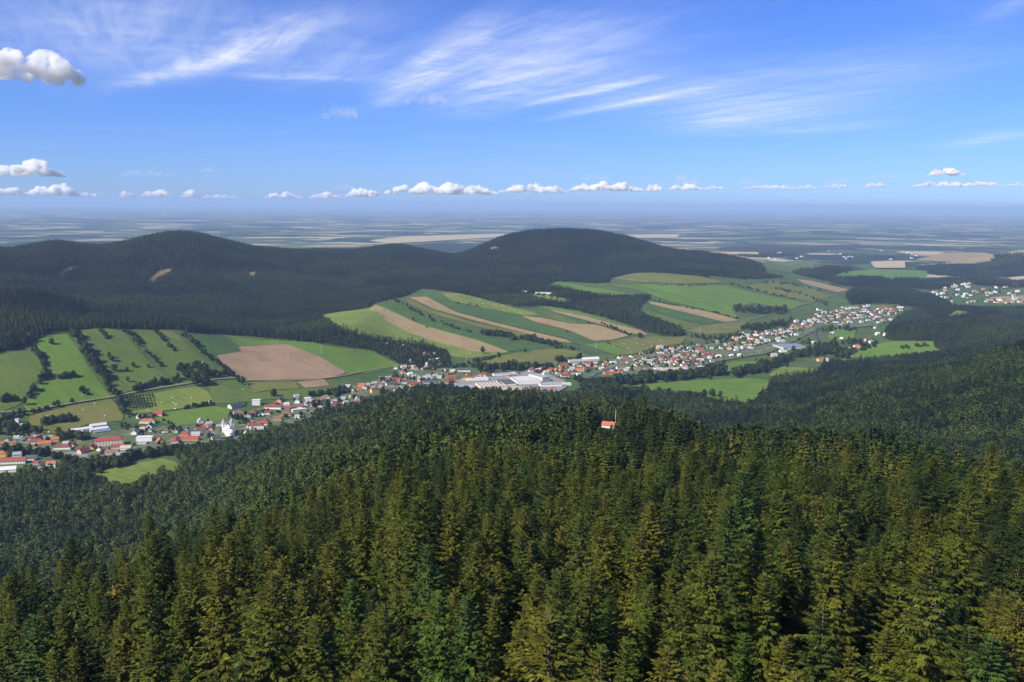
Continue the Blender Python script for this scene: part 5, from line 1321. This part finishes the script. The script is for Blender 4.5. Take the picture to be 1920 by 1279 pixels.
forest_object('mountain_forest', pts_far, spr_far + lf_far, 'dark forest covering the far mountains')
forest_object('hedgerow_wood', hedge_rest, fd_cr, 'trees and bushes in the hedgerows and gardens of the valley')
print('trees', len(pts_spruce), len(pts_leaf), len(pts_far), len(hedge_rest), n_sp, n_lf)

# ------------------------------------------------------------------ the ground sheet
na, nr = Zg.shape
Xf, Yf = GX.ravel(), GY.ravel()
fm = ((rr_ < 2600).ravel() | ((rr_.ravel() < 7200) & (960 + np.tan(np.clip(np.arctan2(Xf, Yf), -1.2, 1.2)) * F_PX < 1330)))
for p in FARW: fm |= inside(p, Xf, Yf)
for p in OPEN: fm &= ~inside(p, Xf, Yf)
for mt, p in field_xy: fm &= ~inside(p, Xf, Yf)
fm = fm.astype(np.float32)
pm_ = sst(rr_, 5600, 6600).ravel().astype(np.float32)
V = np.stack([Xf, Yf, Zg.ravel()], 1)
V = np.concatenate([V, [[0, 0, Zg[:, 0].mean()]]])
idx = np.arange(na * nr).reshape(na, nr)
quads = np.stack([idx[:-1, :-1], idx[:-1, 1:], idx[1:, 1:], idx[1:, :-1]], -1).reshape(-1, 4)[:, ::-1]
me = bpy.data.meshes.new('ground'); me.vertices.add(len(V)); me.vertices.foreach_set('co', V.ravel())
tri = np.stack([np.full(na - 1, na * nr), idx[1:, 0], idx[:-1, 0]], 1)
loops = np.concatenate([quads.ravel(), tri.ravel()])
me.loops.add(len(loops)); me.loops.foreach_set('vertex_index', loops.astype(np.int32))
npol = len(quads) + len(tri)
me.polygons.add(npol)
ls = np.concatenate([np.arange(len(quads)) * 4, len(quads) * 4 + np.arange(len(tri)) * 3]); lt = np.concatenate([np.full(len(quads), 4), np.full(len(tri), 3)])
me.polygons.foreach_set('loop_start', ls.astype(np.int32))
me.update(calc_edges=True); me.validate()
me.polygons.foreach_set('use_smooth', np.ones(len(me.polygons), bool))
me.attributes.new('forest', 'FLOAT', 'POINT').data.foreach_set('value', np.append(fm, 1).astype(np.float32))
me.attributes.new('plain', 'FLOAT', 'POINT').data.foreach_set('value', np.append(pm_, 0).astype(np.float32))
me.materials.append(MAT['ground'])
o = bpy.data.objects.new('ground', me); C.objects.link(o); tag(o, 'ground of the valley, mountains and far plain', kind='structure')

# ------------------------------------------------------------------ cumulus clouds
def vapour(name, dens, scale, lo, hi):
    m = bpy.data.materials.new(name); m.use_nodes = True; MAT[name] = m
    n = NT(m.node_tree); m.node_tree.nodes.remove(m.node_tree.nodes['Principled BSDF'])
    pv = n.n('ShaderNodeVolumePrincipled'); pv.inputs['Color'].default_value = (.995, .995, .995, 1); pv.inputs['Density Attribute'].default_value = ''
    pv.inputs['Anisotropy'].default_value = .0
    tcx = n.n('ShaderNodeTexCoord')
    nz = n.noise(tcx.outputs['Object'], scale, 6, .62, .3)
    n.link(n.math('MULTIPLY', n.smooth(nz, lo, hi), dens), pv.inputs['Density'])
    n.link(pv.outputs[0], m.node_tree.nodes['Material Output'].inputs['Volume'])
vapour('near_vapour', .022, 1 / 110.0, .36, .58)
vapour('cloud_vapour', .010, 1 / 330.0, .34, .56)
vapour('mid_vapour', .012, 1 / 200.0, .34, .56)
vapour('thin_vapour', .0022, 1 / 160.0, .40, .68)
import bmesh
def cloud(x0, x1, yb, yt, dist, label, mat='cloud_vapour', seed=0):
    """a heap of puffs on a flat base between these picture columns, built at its real distance"""
    rd = random.Random(seed * 31 + 5)
    d = pix_dir((x0 + x1) / 2, yb); k = dist / math.hypot(d[0], d[1])
    base = Vector((d[0] * k, d[1] * k, CAM_Z + d[2] * k)); mpp = dist / F_PX
    wdt, hgt = (x1 - x0) * mpp, (yb - yt) * mpp
    base.z = max(base.z, HAZE_TOP + 40 + hgt * .2)          # clouds float clear of the haze
    bm = bmesh.new()
    npuff = max(8, int((x1 - x0) / max(yb - yt, 4) * 15))
    for q in range(npuff):
        u = rd.uniform(-.5, .5); env = (1 - abs(2 * u) ** 3.2) * (.5 + .5 * abs(math.sin(u * (x1 - x0) / max(yb - yt, 5) * 1.3 + seed)))
        rr = hgt * rd.uniform(.15, .36) * (.5 + .5 * env)
        z = rd.uniform(0, 1) * max(hgt * env - rr, 0)
        mat_ = Matrix.Translation((u * (wdt - 2 * rr), rd.uniform(-.35, .35) * min(wdt, hgt * 3) * .6, z + rr * .5)) @ Matrix.Diagonal((rr * rd.uniform(1, 1.5), rr * 1.2, rr, 1))
        bmesh.ops.create_icosphere(bm, subdivisions=2, radius=1, matrix=mat_)
    for v_ in bm.verts:
        if v_.co.z < 0: v_.co.z *= .15
    me = bpy.data.meshes.new('cumulus_cloud'); bm.to_mesh(me); bm.free(); me.materials.append(MAT[mat])
    o = bpy.data.objects.new('cumulus_cloud', me); C.objects.link(o); o.location = base
    o.rotation_euler = (0, 0, -math.atan2(base.x, base.y))
    rm = o.modifiers.new('puffs', 'REMESH'); rm.mode = 'VOXEL'; rm.voxel_size = max(hgt / 28, 6)
    tx = bpy.data.textures.new('billow', 'CLOUDS'); tx.noise_scale = hgt * .3; tx.noise_depth = 4
    dm = o.modifiers.new('billow', 'DISPLACE'); dm.texture = tx; dm.texture_coords = 'LOCAL'; dm.strength = hgt * .28; dm.mid_level = .5
    return tag(o, label, 'cloud', 'cumulus clouds')
CL = [(-30, 138, 150, 98, 9000, 'big grey white cumulus high at the edge of the sky', 'near_vapour'),
      (0, 112, 330, 302, 26000, 'flat bottomed white cumulus below the big grey one', 'mid_vapour'),
      (760, 845, 195, 163, 14000, 'small greyish puff under the cirrus', 'thin_vapour'), (600, 672, 222, 188, 14000, 'faint greyish wisp of cloud in open blue', 'thin_vapour'),
      (232, 325, 330, 317, 30000, 'thin grey streak of cloud beside a tiny grey fleck', 'thin_vapour'), (375, 408, 323, 311, 30000, 'tiny grey fleck of cloud', 'thin_vapour'),
      (-30, 45, 376, 362, 60000, 'low cumulus under the flat bottomed white one', 'cloud_vapour'), (62, 140, 384, 362, 60000, 'billowing low cumulus above the far summit of the long mountain', 'cloud_vapour'), (138, 185, 386, 378, 60000, 'small low puff beside the billowing low cumulus', 'cloud_vapour'),
      (226, 250, 378, 367, 60000, 'single tiny puff in the horizon bank', 'cloud_vapour'), (268, 318, 381, 366, 60000, 'low cumulus with two bumps over the long mountain summit', 'cloud_vapour'), (338, 378, 377, 364, 60000, 'low bright puff over the long mountain shoulder', 'cloud_vapour'), (378, 445, 374, 367, 60000, 'thin flat row of puffs', 'cloud_vapour'),
      (495, 565, 374, 362, 60000, 'low cumulus row above the wooded saddle', 'cloud_vapour'), (580, 640, 372, 360, 60000, 'low cumulus just beside the tall white heap', 'cloud_vapour'), (648, 715, 369, 350, 60000, 'tall white heap in the horizon bank', 'cloud_vapour'), (718, 936, 364, 343, 60000, 'longest and brightest cumulus of the horizon bank', 'cloud_vapour'),
      (936, 1066, 361, 345, 60000, 'bright low cumulus above the round hill', 'cloud_vapour'), (1064, 1208, 358, 341, 60000, 'bright heaped cumulus past the round hill', 'cloud_vapour'), (1208, 1243, 358, 344, 60000, 'round white puff between two long clouds', 'cloud_vapour'), (1255, 1318, 356, 343, 60000, 'low white cumulus over the plain', 'cloud_vapour'), (1320, 1358, 355, 348, 60000, 'flat small puff over the plain', 'cloud_vapour'),
      (1395, 1490, 354, 347, 60000, 'faint flat cloud row over the open plain', 'cloud_vapour'), (1495, 1530, 353, 347, 60000, 'little flat puff ending the faint cloud row', 'cloud_vapour'), (1545, 1590, 352, 345, 60000, 'small low cloud with a grey base', 'cloud_vapour'), (1622, 1660, 351, 343, 60000, 'pinkish low puff over the open plain', 'cloud_vapour'), (1720, 1805, 350, 341, 60000, 'long low cloud under the small white cumulus', 'cloud_vapour'), (1808, 1870, 349, 341, 60000, 'low cloud after the long low cloud', 'cloud_vapour'), (1890, 1940, 349, 343, 60000, 'last low cloud of the horizon bank', 'cloud_vapour'),
      (1745, 1802, 329, 316, 40000, 'small white cumulus floating above the bank', 'near_vapour'),
      (1095, 1140, 337, 327, 40000, 'grey fleck above the heaped cumulus', 'thin_vapour'), (1258, 1312, 345, 328, 40000, 'grey ragged cloud above the low white cumulus', 'thin_vapour'), (1550, 1595, 343, 333, 40000, 'grey ragged shred over the open plain', 'thin_vapour'), (1632, 1680, 335, 327, 40000, 'thin dark lens of cloud', 'thin_vapour'), (1385, 1420, 347, 335, 40000, 'pale grey shred of cloud', 'thin_vapour'), (625, 665, 356, 344, 40000, 'pale grey tuft above the tall white heap', 'thin_vapour')]
for i, (x0, x1, yb, yt, ds, lab, mt) in enumerate(CL): cloud(x0, x1, yb, yt, ds, lab, mt, i)

# ------------------------------------------------------------------ haze
m = bpy.data.materials.new('haze_air'); m.use_nodes = True; MAT['haze_air'] = m
n = NT(m.node_tree); m.node_tree.nodes.remove(m.node_tree.nodes['Principled BSDF'])
pv_ = n.n('ShaderNodeVolumePrincipled'); pv_.inputs['Color'].default_value = (.48, .68, 1.0, 1); pv_.inputs['Density'].default_value = 3.3e-5; pv_.inputs['Density Attribute'].default_value = ''
pv_.inputs['Anisotropy'].default_value = 0.0
n.link(pv_.outputs[0], m.node_tree.nodes['Material Output'].inputs['Volume'])
zlo = float(Zg.min()) - 20; zhi = HAZE_TOP; HB = 290000
o = MB().box(-HB, HB, -HB, HB, zlo, zhi).build('haze', 'haze_air'); tag(o, 'pale blue summer haze over the valley and plain', kind='stuff')
